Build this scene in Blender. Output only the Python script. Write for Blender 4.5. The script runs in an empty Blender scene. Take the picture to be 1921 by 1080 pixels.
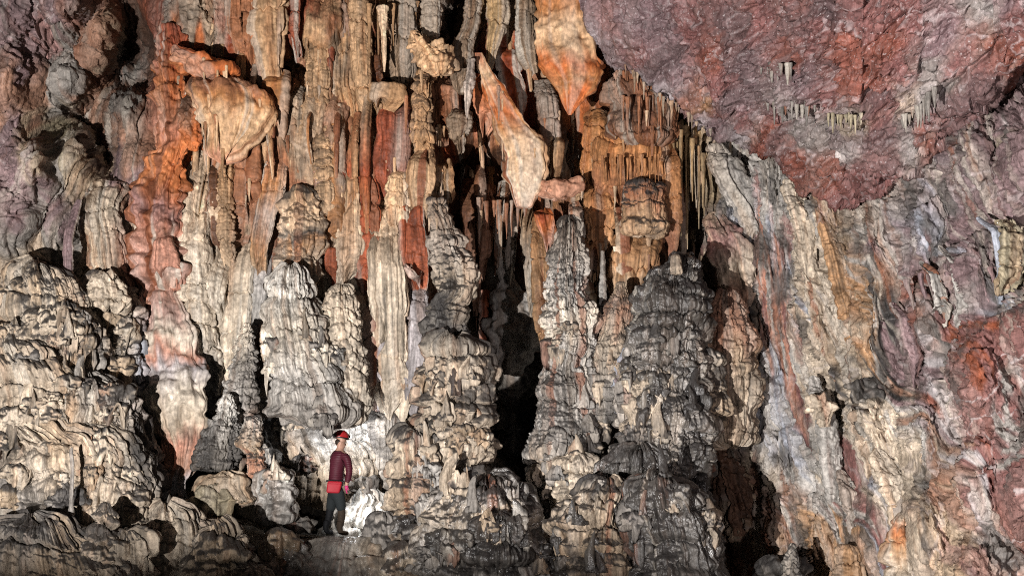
import bpy, bmesh, math, os
import numpy as np
from mathutils import Vector
f32 = np.float32
Q = 1.0                                   # mesh fineness
scene = bpy.context.scene
COL = scene.collection

# ------------------------------------------------------------------ camera
F, CX, CY = 2366.0, 960.5, 540.0
CAM = np.array([0.0, -22.0, 1.0]); TH = math.radians(8.65)
FW = np.array([0, math.cos(TH), math.sin(TH)]); UP = np.array([0, -math.sin(TH), math.cos(TH)])

def P(px, py, Y):
    px = np.asarray(px, float); py = np.asarray(py, float); Y = np.asarray(Y, float)
    d = (px - CX) / F; e = (CY - py) / F
    dy = FW[1] + e * UP[1]; dz = FW[2] + e * UP[2]
    k = (Y - CAM[1]) / dy
    return np.stack([d * k, Y + 0 * k, CAM[2] + dz * k], -1)

def to_px(p):
    v = p - CAM
    dep = v[..., 1] * FW[1] + v[..., 2] * FW[2]
    return CX + F * v[..., 0] / dep, CY - F * (v[..., 1] * UP[1] + v[..., 2] * UP[2]) / dep

# ------------------------------------------------------------------ noise
_R = np.random.RandomState(11)
V3 = (_R.rand(64, 64, 64).astype(f32) * 2 - 1).ravel()
H2 = _R.rand(256, 256, 3).astype(f32)

def n3(x, y, z):
    x = np.asarray(x, f32); y = np.asarray(y, f32); z = np.asarray(z, f32)
    xf = np.floor(x); yf = np.floor(y); zf = np.floor(z)
    xi = xf.astype(np.int32) & 63; yi = yf.astype(np.int32) & 63; zi = zf.astype(np.int32) & 63
    fx = x - xf; fy = y - yf; fz = z - zf
    fx = fx * fx * (3 - 2 * fx); fy = fy * fy * (3 - 2 * fy); fz = fz * fz * (3 - 2 * fz)
    x0 = xi << 12; x1 = ((xi + 1) & 63) << 12
    y0 = yi << 6; y1 = ((yi + 1) & 63) << 6
    z1 = (zi + 1) & 63
    def row(a):
        b = V3[a + zi]; return b + (V3[a + z1] - b) * fz
    a00 = row(x0 + y0); a01 = row(x0 + y1); a10 = row(x1 + y0); a11 = row(x1 + y1)
    a0 = a00 + (a01 - a00) * fy; a1 = a10 + (a11 - a10) * fy
    return a0 + (a1 - a0) * fx

def n2(x, y, seed=0.0):
    return n3(x, y, np.full(np.shape(np.asarray(x) + np.asarray(y)), seed + 0.37, f32))

def fbm(p, fr, oc=3, gain=0.5, an=(1, 1, 1), seed=0.0):
    o = 0; a = 1.0; t = 0
    for i in range(oc):
        o = o + a * n3(p[..., 0] * fr * an[0] + seed + i * 17.3, p[..., 1] * fr * an[1] + 5.1 * i, p[..., 2] * fr * an[2] + 9.7 * i)
        t += a; a *= gain; fr *= 2.03
    return o / t

def worley(x, y, seed=0):
    """distance to the nearest jittered cell point and a random number of that cell"""
    x = np.asarray(x, f32); y = np.asarray(y, f32)
    xi = np.floor(x).astype(np.int32); yi = np.floor(y).astype(np.int32)
    best = np.full(x.shape, 9.0, f32); second = best.copy(); cid = np.zeros(x.shape, f32); off = np.zeros(x.shape, f32)
    for dx in (-1, 0, 1):
        for dy in (-1, 0, 1):
            cx = xi + dx; cy = yi + dy
            h = H2[(cx + seed * 31) & 255, (cy + seed * 57) & 255]
            ex = cx + 0.15 + 0.7 * h[..., 0] - x; ey = cy + 0.15 + 0.7 * h[..., 1] - y
            d = ex * ex + ey * ey
            m = d < best
            second = np.where(m, best, np.minimum(second, d))
            cid = np.where(m, h[..., 2], cid); off = np.where(m, ey, off)
            best = np.where(m, d, best)
    return np.sqrt(best), np.sqrt(second), cid, off

def facets(x, y, seed=0):
    """broken rock: every cell is a tilted flat face"""
    x = np.asarray(x, f32); y = np.asarray(y, f32)
    xi = np.floor(x).astype(np.int32); yi = np.floor(y).astype(np.int32)
    best = np.full(x.shape, 9.0, f32); out = np.zeros(x.shape, f32)
    for dx in (-1, 0, 1):
        for dy in (-1, 0, 1):
            cx = xi + dx; cy = yi + dy
            h = H2[(cx + seed * 31) & 255, (cy + seed * 57) & 255]; g = H2[(cx + seed * 13 + 90) & 255, (cy + seed * 7 + 40) & 255]
            ex = x - (cx + .1 + .8 * h[..., 0]); ey = y - (cy + .1 + .8 * h[..., 1])
            d = ex * ex + ey * ey; m = d < best
            out = np.where(m, (h[..., 2] - .5) * .9 + ex * (g[..., 0] - .5) * 1.8 + ey * (g[..., 1] - .5) * 1.8, out)
            best = np.where(m, d, best)
    return out

def scales(x, y, seed=0):
    """overlapping drip lobes: round shoulders on top, long faces below, creases where they meet"""
    x = np.asarray(x, f32); y = np.asarray(y, f32)
    xi = np.floor(x).astype(np.int32); yi = np.floor(y).astype(np.int32)
    best = np.zeros(x.shape, f32); face = np.zeros(x.shape, f32)
    for dx in (-1, 0, 1):
        for dy in (-1, 0, 1, 2):
            cx = xi + dx; cy = yi + dy
            h = H2[(cx + seed * 31) & 255, (cy + seed * 57) & 255]
            ex = x - (cx + .1 + .8 * h[..., 0]); ey = y - (cy + .1 + .8 * h[..., 1])
            w = .55 + .35 * h[..., 2]
            d2 = (ex / w) ** 2 + np.where(ey > 0, ey / .42, ey / 1.35) ** 2
            v = np.sqrt(np.clip(1 - d2, 0, 1)) * (.55 + .6 * h[..., 2])
            m = v > best
            best = np.where(m, v, best); face = np.where(m, np.clip(-ey, 0, 1), face)
    return best, face

def sstep(a, b, x):
    t = np.clip((x - a) / (b - a), 0, 1); return t * t * (3 - 2 * t)

def layers(s, z, h, wob, seed):
    """stacked shoulders of flowstone: height of the relief -0.5..0.5, place inside the layer, its number"""
    zz = z + .8 * wob * h * n2(s / (h * 2.6), z / (h * 3.5), seed) + .2 * wob * h * n2(s / (h * 0.7), z / (h * 1.2), seed + 3) + .05 * n2(s * 15, z * 1.5, seed + 11) + .03 * n2(s * 33, z * 2, seed + 12)
    L = zz / h + 0.45 * n2(zz / h * 0.55, 0 * s, seed + 7)
    k = np.floor(L); u = 1 - (L - k)
    A = 0.06 + 0.94 * sstep(-0.35, 0.45, n2(s / (h * 1.7) + k * 5.3, k * 3.1, seed + 5))
    prof = np.sqrt(np.clip(1 - (1 - u) ** 2, 0, 1)) * (1 - 0.35 * sstep(0.86, 1.0, u))
    return A * (prof - 0.5), u, k

# ------------------------------------------------------------------ colours (linear reflectance)
PAL = dict(
    cream=(.55, .455, .35), pale=(.62, .54, .44), tan=(.39, .295, .205), beige=(.46, .375, .285), brown=(.155, .085, .055),
    umber=(.075, .045, .032), orange=(.47, .175, .07), deep=(.29, .085, .042), amber=(.40, .235, .125), salmon=(.45, .225, .16),
    rust=(.235, .082, .055), brick=(.215, .098, .088), rose=(.29, .165, .15), mauve=(.215, .145, .148), lilac=(.37, .335, .335),
    grey=(.235, .212, .19), lgrey=(.39, .365, .335), dgrey=(.085, .077, .07), char=(.035, .032, .031), blue=(.34, .36, .41),
    white=(.70, .66, .60), dmauve=(.12, .08, .08), olive=(.33, .28, .19), pink=(.50, .33, .28), clay=(.30, .165, .11))
PAL = {k: np.array(v, f32) for k, v in PAL.items()}

def cubic(xk, yk, x):
    xk = np.asarray(xk, float); yk = np.asarray(yk, float)
    if len(xk) < 3: return np.interp(x, xk, yk)
    h = np.diff(xk); d = np.diff(yk) / h
    m = np.zeros(len(xk))
    m[1:-1] = np.where(d[:-1] * d[1:] > 0, 2 * d[:-1] * d[1:] / (d[:-1] + d[1:] + 1e-12 * np.sign(d[:-1] + d[1:] + 1e-30)), 0)
    m[0] = d[0]; m[-1] = d[-1]
    i = np.clip(np.searchsorted(xk, x) - 1, 0, len(h) - 1)
    t = np.clip((x - xk[i]) / h[i], 0, 1)
    return ((2*t**3 - 3*t**2 + 1) * yk[i] + (t**3 - 2*t**2 + t) * h[i] * m[i] + (-2*t**3 + 3*t**2) * yk[i+1] + (t**3 - t**2) * h[i] * m[i+1])

# raster fields over the wall, 8 units per cell
GX0, GX1, GY0, GY1, GS = -480, 2400, -420, 1340, 8.0
gx = np.arange(GX0, GX1 + 1, GS); gy = np.arange(GY0, GY1 + 1, GS)
GXX, GYY = np.meshgrid(gx, gy)

def idw(pts, vals, power, an):
    X = np.array([p[0] for p in pts], f32); Yp = np.array([p[1] for p in pts], f32); vals = np.asarray(vals, f32)
    num = 0; den = 0
    for i in range(len(X)):
        d2 = (GXX - X[i]) ** 2 + ((GYY - Yp[i]) * an) ** 2 + 60.0
        w = d2 ** (-power / 2)
        num = num + w[..., None] * vals[i]; den = den + w
    return (num / den[..., None]).astype(f32)

def blur(a, n):
    for _ in range(n):
        p = np.pad(a, ((1, 1), (1, 1), (0, 0)), mode='edge')
        a = (p[1:-1, :-2] + p[1:-1, 2:] + p[:-2, 1:-1] + p[2:, 1:-1] + 2 * p[1:-1, 1:-1]) / 6
    return a

def samp(field, px, py):
    u = np.clip((px - GX0) / GS, 0, len(gx) - 1.001); v = np.clip((py - GY0) / GS, 0, len(gy) - 1.001)
    i = u.astype(np.int32); j = v.astype(np.int32)
    a = (u - i)[..., None].astype(f32); b = (v - j)[..., None].astype(f32)
    return (field[j, i] * (1 - a) + field[j, i + 1] * a) * (1 - b) + (field[j + 1, i] * (1 - a) + field[j + 1, i + 1] * a) * b

# ------------------------------------------------------------------ materials
def nd(nt, t, **kw):
    n = nt.nodes.new(t)
    for k, v in kw.items(): setattr(n, k, v)
    return n

def rock(name, bump=0.9, rough=(.42, .85), grain=30.0, spec=0.35, speck=0.0, dist=0.02):
    m = bpy.data.materials.new(name); m.use_nodes = True
    nt = m.node_tree; L = nt.links; b = nt.nodes['Principled BSDF']
    at = nd(nt, 'ShaderNodeAttribute', attribute_name='Col')
    tc = nd(nt, 'ShaderNodeTexCoord')
    n1 = nd(nt, 'ShaderNodeTexNoise'); n1.inputs['Scale'].default_value = grain * .55; n1.inputs['Detail'].default_value = 7; n1.inputs['Roughness'].default_value = .65
    mp = nd(nt, 'ShaderNodeMapping'); mp.inputs['Scale'].default_value = (1, 1, .12)
    n2_ = nd(nt, 'ShaderNodeTexNoise'); n2_.inputs['Scale'].default_value = grain; n2_.inputs['Detail'].default_value = 4
    n3_ = nd(nt, 'ShaderNodeTexNoise'); n3_.inputs['Scale'].default_value = 2.3; n3_.inputs['Detail'].default_value = 5
    L.new(tc.outputs['Object'], n1.inputs['Vector']); L.new(tc.outputs['Object'], mp.inputs['Vector'])
    L.new(mp.outputs[0], n2_.inputs['Vector']); L.new(tc.outputs['Object'], n3_.inputs['Vector'])
    r1 = nd(nt, 'ShaderNodeMapRange'); r1.inputs[1].default_value = .3; r1.inputs[2].default_value = .7; r1.inputs[3].default_value = .62; r1.inputs[4].default_value = 1.3
    r2 = nd(nt, 'ShaderNodeMapRange'); r2.inputs[1].default_value = .3; r2.inputs[2].default_value = .7; r2.inputs[3].default_value = .75; r2.inputs[4].default_value = 1.2
    L.new(n1.outputs[0], r1.inputs[0]); L.new(n2_.outputs[0], r2.inputs[0])
    mu = nd(nt, 'ShaderNodeMath', operation='MULTIPLY'); L.new(r1.outputs[0], mu.inputs[0]); L.new(r2.outputs[0], mu.inputs[1])
    mx = nd(nt, 'ShaderNodeVectorMath', operation='SCALE'); L.new(at.outputs['Color'], mx.inputs[0]); L.new(mu.outputs[0], mx.inputs['Scale'])
    out = mx.outputs[0]
    if speck:
        vo = nd(nt, 'ShaderNodeTexNoise'); vo.inputs['Scale'].default_value = 26; vo.inputs['Detail'].default_value = 3
        L.new(tc.outputs['Object'], vo.inputs['Vector'])
        rs = nd(nt, 'ShaderNodeMapRange'); rs.inputs[1].default_value = .64; rs.inputs[2].default_value = .70; rs.inputs[3].default_value = 0; rs.inputs[4].default_value = speck
        L.new(vo.outputs[0], rs.inputs[0])
        mix = nd(nt, 'ShaderNodeMix', data_type='RGBA'); L.new(rs.outputs[0], mix.inputs[0]); L.new(out, mix.inputs[6]); mix.inputs[7].default_value = (.6, .53, .53, 1)
        out = mix.outputs[2]
    L.new(out, b.inputs['Base Color'])
    rr = nd(nt, 'ShaderNodeMapRange'); rr.inputs[1].default_value = .35; rr.inputs[2].default_value = .65; rr.inputs[3].default_value = rough[0]; rr.inputs[4].default_value = rough[1]
    L.new(n3_.outputs[0], rr.inputs[0]); L.new(rr.outputs[0], b.inputs['Roughness'])
    b.inputs['Specular IOR Level'].default_value = spec
    bp = nd(nt, 'ShaderNodeBump'); bp.inputs['Strength'].default_value = bump; bp.inputs['Distance'].default_value = dist
    ad = nd(nt, 'ShaderNodeMath', operation='ADD'); L.new(n1.outputs[0], ad.inputs[0]); L.new(n2_.outputs[0], ad.inputs[1])
    L.new(ad.outputs[0], bp.inputs['Height']); L.new(bp.outputs[0], b.inputs['Normal'])
    return m

def plain(name, col, rough=.6, spec=.3, bump=0, scale=60, metal=0, emit=None, vari=.15):
    m = bpy.data.materials.new(name); m.use_nodes = True
    nt = m.node_tree; L = nt.links; b = nt.nodes['Principled BSDF']
    b.inputs['Roughness'].default_value = rough; b.inputs['Specular IOR Level'].default_value = spec; b.inputs['Metallic'].default_value = metal
    tc = nd(nt, 'ShaderNodeTexCoord'); n = nd(nt, 'ShaderNodeTexNoise'); n.inputs['Scale'].default_value = scale; n.inputs['Detail'].default_value = 4
    L.new(tc.outputs['Object'], n.inputs['Vector'])
    r = nd(nt, 'ShaderNodeMapRange'); r.inputs[1].default_value = .3; r.inputs[2].default_value = .7; r.inputs[3].default_value = 1 - vari; r.inputs[4].default_value = 1 + vari
    L.new(n.outputs[0], r.inputs[0])
    mx = nd(nt, 'ShaderNodeVectorMath', operation='SCALE'); mx.inputs[0].default_value = col[:3]; L.new(r.outputs[0], mx.inputs['Scale'])
    L.new(mx.outputs[0], b.inputs['Base Color'])
    if bump:
        bp = nd(nt, 'ShaderNodeBump'); bp.inputs['Strength'].default_value = bump; bp.inputs['Distance'].default_value = .01
        L.new(n.outputs[0], bp.inputs['Height']); L.new(bp.outputs[0], b.inputs['Normal'])
    if emit:
        b.inputs['Emission Color'].default_value = (*col[:3], 1); b.inputs['Emission Strength'].default_value = emit
    return m

M_ROCK = rock('flowstone'); M_WET = rock('wet_flowstone', .7, (.16, .5), 30, .6)
M_SMOOTH = rock('smooth_calcite', .6, (.5, .8), 26, .25, 0, .012); M_CRUST = rock('crystal_crust', .9, (.35, .8), 30, .45, .55, .016)

# ------------------------------------------------------------------ meshes
def grid_mesh(name, Pt, col, mat, wrap=False):
    nv, nu = Pt.shape[:2]
    me = bpy.data.meshes.new(name)
    idx = np.arange(nv * nu, dtype=np.int32).reshape(nv, nu)
    if wrap: idx = np.concatenate([idx, idx[:, :1]], 1)
    q = np.stack([idx[:-1, :-1], idx[1:, :-1], idx[1:, 1:], idx[:-1, 1:]], -1).reshape(-1, 4)
    nf = len(q)
    me.vertices.add(nv * nu); me.vertices.foreach_set('co', Pt.astype(f32).ravel())
    me.loops.add(nf * 4); me.loops.foreach_set('vertex_index', q.ravel())
    me.polygons.add(nf); me.polygons.foreach_set('loop_start', np.arange(0, nf * 4, 4, dtype=np.int32))
    me.polygons.foreach_set('use_smooth', np.ones(nf, bool))
    me.update(calc_edges=True)
    a = me.attributes.new('Col', 'FLOAT_COLOR', 'POINT')
    a.data.foreach_set('color', np.concatenate([np.clip(col, .004, .9).reshape(-1, 3), np.ones((nv * nu, 1))], 1).astype(f32).ravel())
    me.materials.append(mat)
    return me

def normals(Pt, wrap):
    if wrap:
        e = np.concatenate([Pt[:, -1:], Pt, Pt[:, :1]], 1); du = (e[:, 2:] - e[:, :-2])
    else: du = np.gradient(Pt, axis=1)
    dv = np.gradient(Pt, axis=0)
    n = np.cross(dv, du); l = np.linalg.norm(n, axis=-1, keepdims=True)
    return n / np.maximum(l, 1e-9)

def link(o, label=None, cat=None, group=None, kind=None, parent=None):
    COL.objects.link(o)
    if label: o['label'] = label
    if cat: o['category'] = cat
    if group: o['group'] = group
    if kind: o['kind'] = kind
    if parent: o.parent = parent
    return o

def tint(c, p, s, amt=1.0, streak=0.5, seed=0.0, pin=.45):
    """mineral variation: blotches, mottling and vertical stains"""
    z = p[..., 2]
    c = c * (1 + amt * (.32 * fbm(p, 1.3, 3, seed=seed) + .30 * n3(p[..., 0] * 9, p[..., 1] * 9, z * 7) + .22 * n3(p[..., 0] * 27, p[..., 1] * 27, z * 16)))[..., None]
    if pin is not None: c = c * (1 + pin * n2(s * 26, z * .9, seed + 5) + pin * .8 * n2(s * 55, z * 1.6, seed + 6))[..., None] if np.ndim(pin) == 0 else c * (1 + pin * (n2(s * 26, z * .9, seed + 5) + .8 * n2(s * 55, z * 1.6, seed + 6)))[..., None]
    dr_ = sstep(.30, .62, n2(s * 7.3, z * .28, seed + 8) + .35 * n2(s * 19, z * .5, seed + 9)) * sstep(-.3, .3, n2(s * 1.1, z * .6, seed + 10)) * min(streak, .9)
    ru_ = sstep(.34, .6, n2(s * 6.1 + 40, z * .22, seed + 11) + .35 * n2(s * 17, z * .4, seed + 12)) * sstep(-.1, .4, n2(s * .7, z * .3, seed + 13)) * min(streak, .9) * 1.3
    c = c * (1 - dr_[..., None]) + dr_[..., None] * np.array([.60, .54, .46], f32)
    c = c * (1 - ru_[..., None]) + ru_[..., None] * np.array([.27, .105, .055], f32)
    if streak:
        st = n2(s * 11, z * .55, seed + 1); st2 = n2(s * 5.3 + 20, z * .4, seed + 2)
        w = (streak * .7 * sstep(.15, .6, st))[..., None]; c = c * (1 - w) + w * (c * np.array([.62, .42, .30], f32))
        w = (streak * .6 * sstep(.2, .65, st2))[..., None]; c = c * (1 - w) + w * (np.array([.58, .51, .43], f32))
    return c

def warm(c, qx, qy):
    """iron in the seepage of the upper curtains tints them brown"""
    w = ((1 - sstep(300, 560, qy)) * sstep(280, 400, qx) * (1 - sstep(1290, 1380, qx)))[..., None]
    return c * (1 - w + w * np.array([1.14, .87, .64], f32))

NTUBE = [0]
def tube_mesh(name, pts, Y, dr=.8, top='dome', bot='flat', cap=None, lump=.10, lay=0, layh=.3, wob=1.0, lob=0, lobs=(.22, .2), flute=.0, ff=14., fz=.3, pop=0, pops=.09, fold=0,
              col=None, mat=None, soot=0, streak=.5, amt=1.0, res=.0125, fine=.010, sq=1.0, sink=(0, 0), hem=0, sc=0, scs=(.34, .42), edge=.16, notch=.0, cuts=.0, cutf=1.8):
    NTUBE[0] += 1; sd = NTUBE[0] * 3.713
    rv = np.random.RandomState(NTUBE[0] * 7 + 1); U = lambda a, b: float(rv.uniform(a, b))
    sc *= U(.55, 1.35); flute *= U(.7, 1.4); ff *= U(.75, 1.35); lay *= U(.5, 1.5); notch *= U(.3, 1.2); lump *= U(.8, 1.3)
    pts = sorted(pts, key=lambda p: p[0])
    py = np.array([p[0] for p in pts], float); px = np.array([p[1] for p in pts], float)
    hw = np.array([p[2] for p in pts], float)
    Yk = np.array([Y + (p[3] if len(p) > 3 else 0) for p in pts], float)
    W = P(px, py, Yk); r_k = hw * (Yk - CAM[1]) / F
    zk = -W[:, 2]
    zz = np.linspace(zk[0], zk[-1], 900)
    cx = cubic(zk, W[:, 0], zz); cy = cubic(zk, Yk, zz); r = np.maximum(cubic(zk, r_k, zz), .003)
    pyz = np.interp(zz, zk, py)
    H = zz[-1] - zz[0]
    tt = (zz - zz[0]) / max(H, 1e-6)
    cy = cy + sink[0] * (1 - sstep(0, .28, tt)) + sink[1] * sstep(.74, 1, tt)
    wob_s = np.clip(H, .3, 4)
    cx = cx + edge * r * .5 * n2(zz * 1.7, 0 * zz, sd) + edge * r * .35 * n2(zz * 4.7, 0 * zz, sd + 2)
    r = r * (1 + edge * n2(zz * 2.3, 0 * zz, sd + 5) + edge * .6 * n2(zz * 6.1, 0 * zz, sd + 6))
    def capr(r, d, c):
        return r * np.sqrt(np.clip(1 - (1 - np.clip(d / c, 0, 1)) ** 2, 0, 1))
    if top in ('dome', 'flat'):
        c = min(H * .6, (cap if cap else .9) * max(r[0], .02) if top == 'dome' else .3 * r[0]); r = capr(r, zz - zz[0], max(c, 1e-3))
    if bot in ('round', 'flat'):
        c = min(H * .4, (.8 if bot == 'round' else .15) * max(r[-1], .02)); r = capr(r, zz[-1] - zz, max(c, 1e-3))
    r = np.maximum(r, .002)
    ds = np.concatenate([[0], np.cumsum(np.hypot(np.diff(zz), np.diff(r)))])
    res = res / Q
    nv = int(np.clip(ds[-1] / res, 10, 900)); t = np.interp(np.linspace(0, ds[-1], nv), ds, np.arange(900))
    g = lambda a: np.interp(t, np.arange(900), a)
    zz, cx, cy, r, pyz = g(zz), g(cx), g(cy), g(r), g(pyz)
    rm = float(r.max())
    nu = int(np.clip(2 * math.pi * rm / res * .72, 12, 900))
    ph = np.linspace(-math.pi, math.pi, nu, endpoint=False); th = ph - .45 * np.sin(ph)
    sn = np.sign(np.sin(th)) * np.abs(np.sin(th)) ** sq; cs = np.sign(np.cos(th)) * np.abs(np.cos(th)) ** sq
    B = np.empty((nv, nu, 3))
    B[..., 0] = cx[:, None] + r[:, None] * sn[None]; B[..., 1] = cy[:, None] - dr * r[:, None] * cs[None]; B[..., 2] = -zz[:, None]
    N = normals(B, True)
    s = (th[None] * rm * (.5 + .5 * dr)) * np.ones((nv, 1)) + sd; z = B[..., 2] + sd * .71
    fade = np.clip(r[:, None] / .10, 0, 1)
    pb = B + sd
    lf = 1.1 / max(min(rm, .9), .12)
    D = lump * np.minimum(r, .6)[:, None] * (1.5 * fbm(pb, lf, 3) + .9 * fbm(pb, lf * 2.7, 2, seed=8))
    if fold: D = D + fold * (np.abs(n2(s * 2.1, z * .25, sd)) * 2 - .5)
    u = k = None
    if lay:
        l1, u, k = layers(s, z, layh, wob, sd); D = D + lay * l1 - notch * np.exp(-(u / .07) ** 2) * sstep(-.4, .1, n2(s * 1.3, k * 2.7, sd + 17))
        l2, u2, k2 = layers(s, z, layh * .37, wob * 1.3, sd + 20); D = D + lay * .06 * l2 - notch * .2 * np.exp(-(u2 / .10) ** 2) * sstep(-.1, .4, n2(s * 2.1, k2 * 2.7, sd + 19))
    if lob:
        wx = s / lobs[0] + .35 * n2(s * 5, z * 5, sd); wy = z / lobs[1] + .35 * n2(s * 5, z * 5, sd + 4)
        F1, F2, ci, oy = worley(wx, wy, int(sd) % 97)
        D = D + lob * (np.sqrt(np.clip(1 - (F1 / .95) ** 2, 0, 1)) * (.6 + .6 * ci) - .45)
    fc = None
    if sc:
        wx = s / scs[0] + .25 * n2(s * 3.3, z * 3.3, sd + 41); wy = z / scs[1] + .25 * n2(s * 3.3, z * 3.3, sd + 42)
        a1, fc = scales(wx, wy, int(sd) % 83); a2, f2 = scales(wx * 2.1 + 3, wy * 1.25 + .5, int(sd) % 71 + 3)
        sm = sstep(-.55, .1, n2(s * .8, z * .8, sd + 43)); D = D + sc * (a1 - .6) * (.35 + .65 * sm) + sc * .55 * (a2 - .5) * sm
        a3, f3 = scales(s / .055, z / .17 + .4 * n2(s * 4, z * 2, sd + 44), int(sd) % 61 + 5); D = D + .034 * (a3 - .5) * sstep(-.5, .2, n2(s * 1.1, z * 1.1, sd + 45))
        fc = np.maximum(fc * 1.3, f2 * .8)
    if flute:
        kk = 0 if k is None else k * 1.7
        fl = np.abs(n2(s * ff + .15 * n2(s * 3, z * 1.2, sd), z * fz + kk, sd + 9)) ** .7 + .55 * np.abs(n2(s * ff * 2.2, z * fz * 1.6 + kk, sd + 11)) + .25 * np.abs(n2(s * ff * 4.1, z * .7 + kk, sd + 12))
        msk = (.35 + .65 * sstep(.15, .5, u)) if u is not None else 1
        if fc is not None: msk = .25 + 1.0 * sstep(.05, .4, fc)
        msk = msk * (1 - sstep(.45, .85, np.abs(N[..., 2]))) * sstep(-.5, .2, n2(s * .9, z * .8, sd + 13))
        D = D + flute * (fl - .6) * msk
    if pop:
        F1, F2, ci, oy = worley(s / pops, z / pops, int(sd) % 89)
        pm = sstep(-.35, .25, n2(s * 1.6, z * 1.2, sd + 15))
        D = D + pop * (np.clip(1 - (F1 / .75) ** 2, -.3, 1) * (.4 + ci)) * pm
    if cuts:
        q = np.abs(n2(s * cutf + .35 * n2(s * 2, z * 1.3, sd), z * .16, sd + 21)); D = D - cuts * np.exp(-(q / .055) ** 2) * sstep(-.3, .2, n2(s * .7, z * .9, sd + 23))
    D = D + fine * (fbm(pb, 9, 3) + .6 * n3(s * 24, z * 10, s * 0))
    Pt = B + N * (D * fade)[..., None]
    if hem:
        tz = ((B[:, :1, 2] - B[-1, 0, 2]) / max(H, .01)); wgt = np.clip(1 - tz / .35, 0, 1) ** 1.5
        Pt[..., 2] += wgt * hem * (np.abs(n2(s * 6, 0 * s, sd + 31)) * 1.6 + n2(s * 2, 0 * s, sd + 33) * .6 - .3)
    # colours
    qx, qy = to_px(B)
    c = samp(FCOL, qx + 30 * fbm(pb, .8, 2) + 12 * n3(pb[..., 0] * 6, pb[..., 1] * 6, pb[..., 2] * 2), qy + 60 * fbm(pb, .8, 2, seed=40) + 46 * n2(s * 7, z * .6, sd))
    if col is not None:
        if isinstance(col, str): c = np.ones_like(c) * PAL[col]
        else:
            yq = qy + 20 * n2(s * 3.1, z * 1.3, sd) + 24 * n2(s * 9, z * .8, sd + 3) + 10 * n2(s * 24, z * 2, sd + 4)
            ys = [a for a, b in col]; cc = np.array([PAL[b] for a, b in col])
            c = np.stack([np.interp(yq, ys, cc[:, i]) for i in range(3)], -1)
    c = warm(c, qx, qy); c = tint(c, pb, s, amt, streak, sd, .12 if mat is M_SMOOTH else .45)
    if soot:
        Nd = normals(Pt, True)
        w = soot * sstep(.02, .34, .65 * np.clip(Nd[..., 2], -.1, 1) + .75 * fbm(pb, 1.5, 4, .6, seed=3))[..., None]  # darker patches, mostly on upward faces, broken up by noise
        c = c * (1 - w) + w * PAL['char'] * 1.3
    base = np.array([cx[-1], cy[-1], -zz[-1]])
    return grid_mesh(name, Pt - base, c, mat or M_ROCK, True), base

def thing(name, label, cat, pts, Y, group=None, **kw):
    me, base = tube_mesh(name, pts, Y, **kw)
    o = bpy.data.objects.new(name, me); o.location = base
    return link(o, label, cat, group, 'thing')

def part(name, parent, pts, Y, label=None, **kw):
    me, base = tube_mesh(name, pts, Y, **kw)
    o = bpy.data.objects.new(name, me); o.location = Vector(base) - parent.location
    COL.objects.link(o); o.parent = parent
    if label: o['label'] = label
    return o
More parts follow.
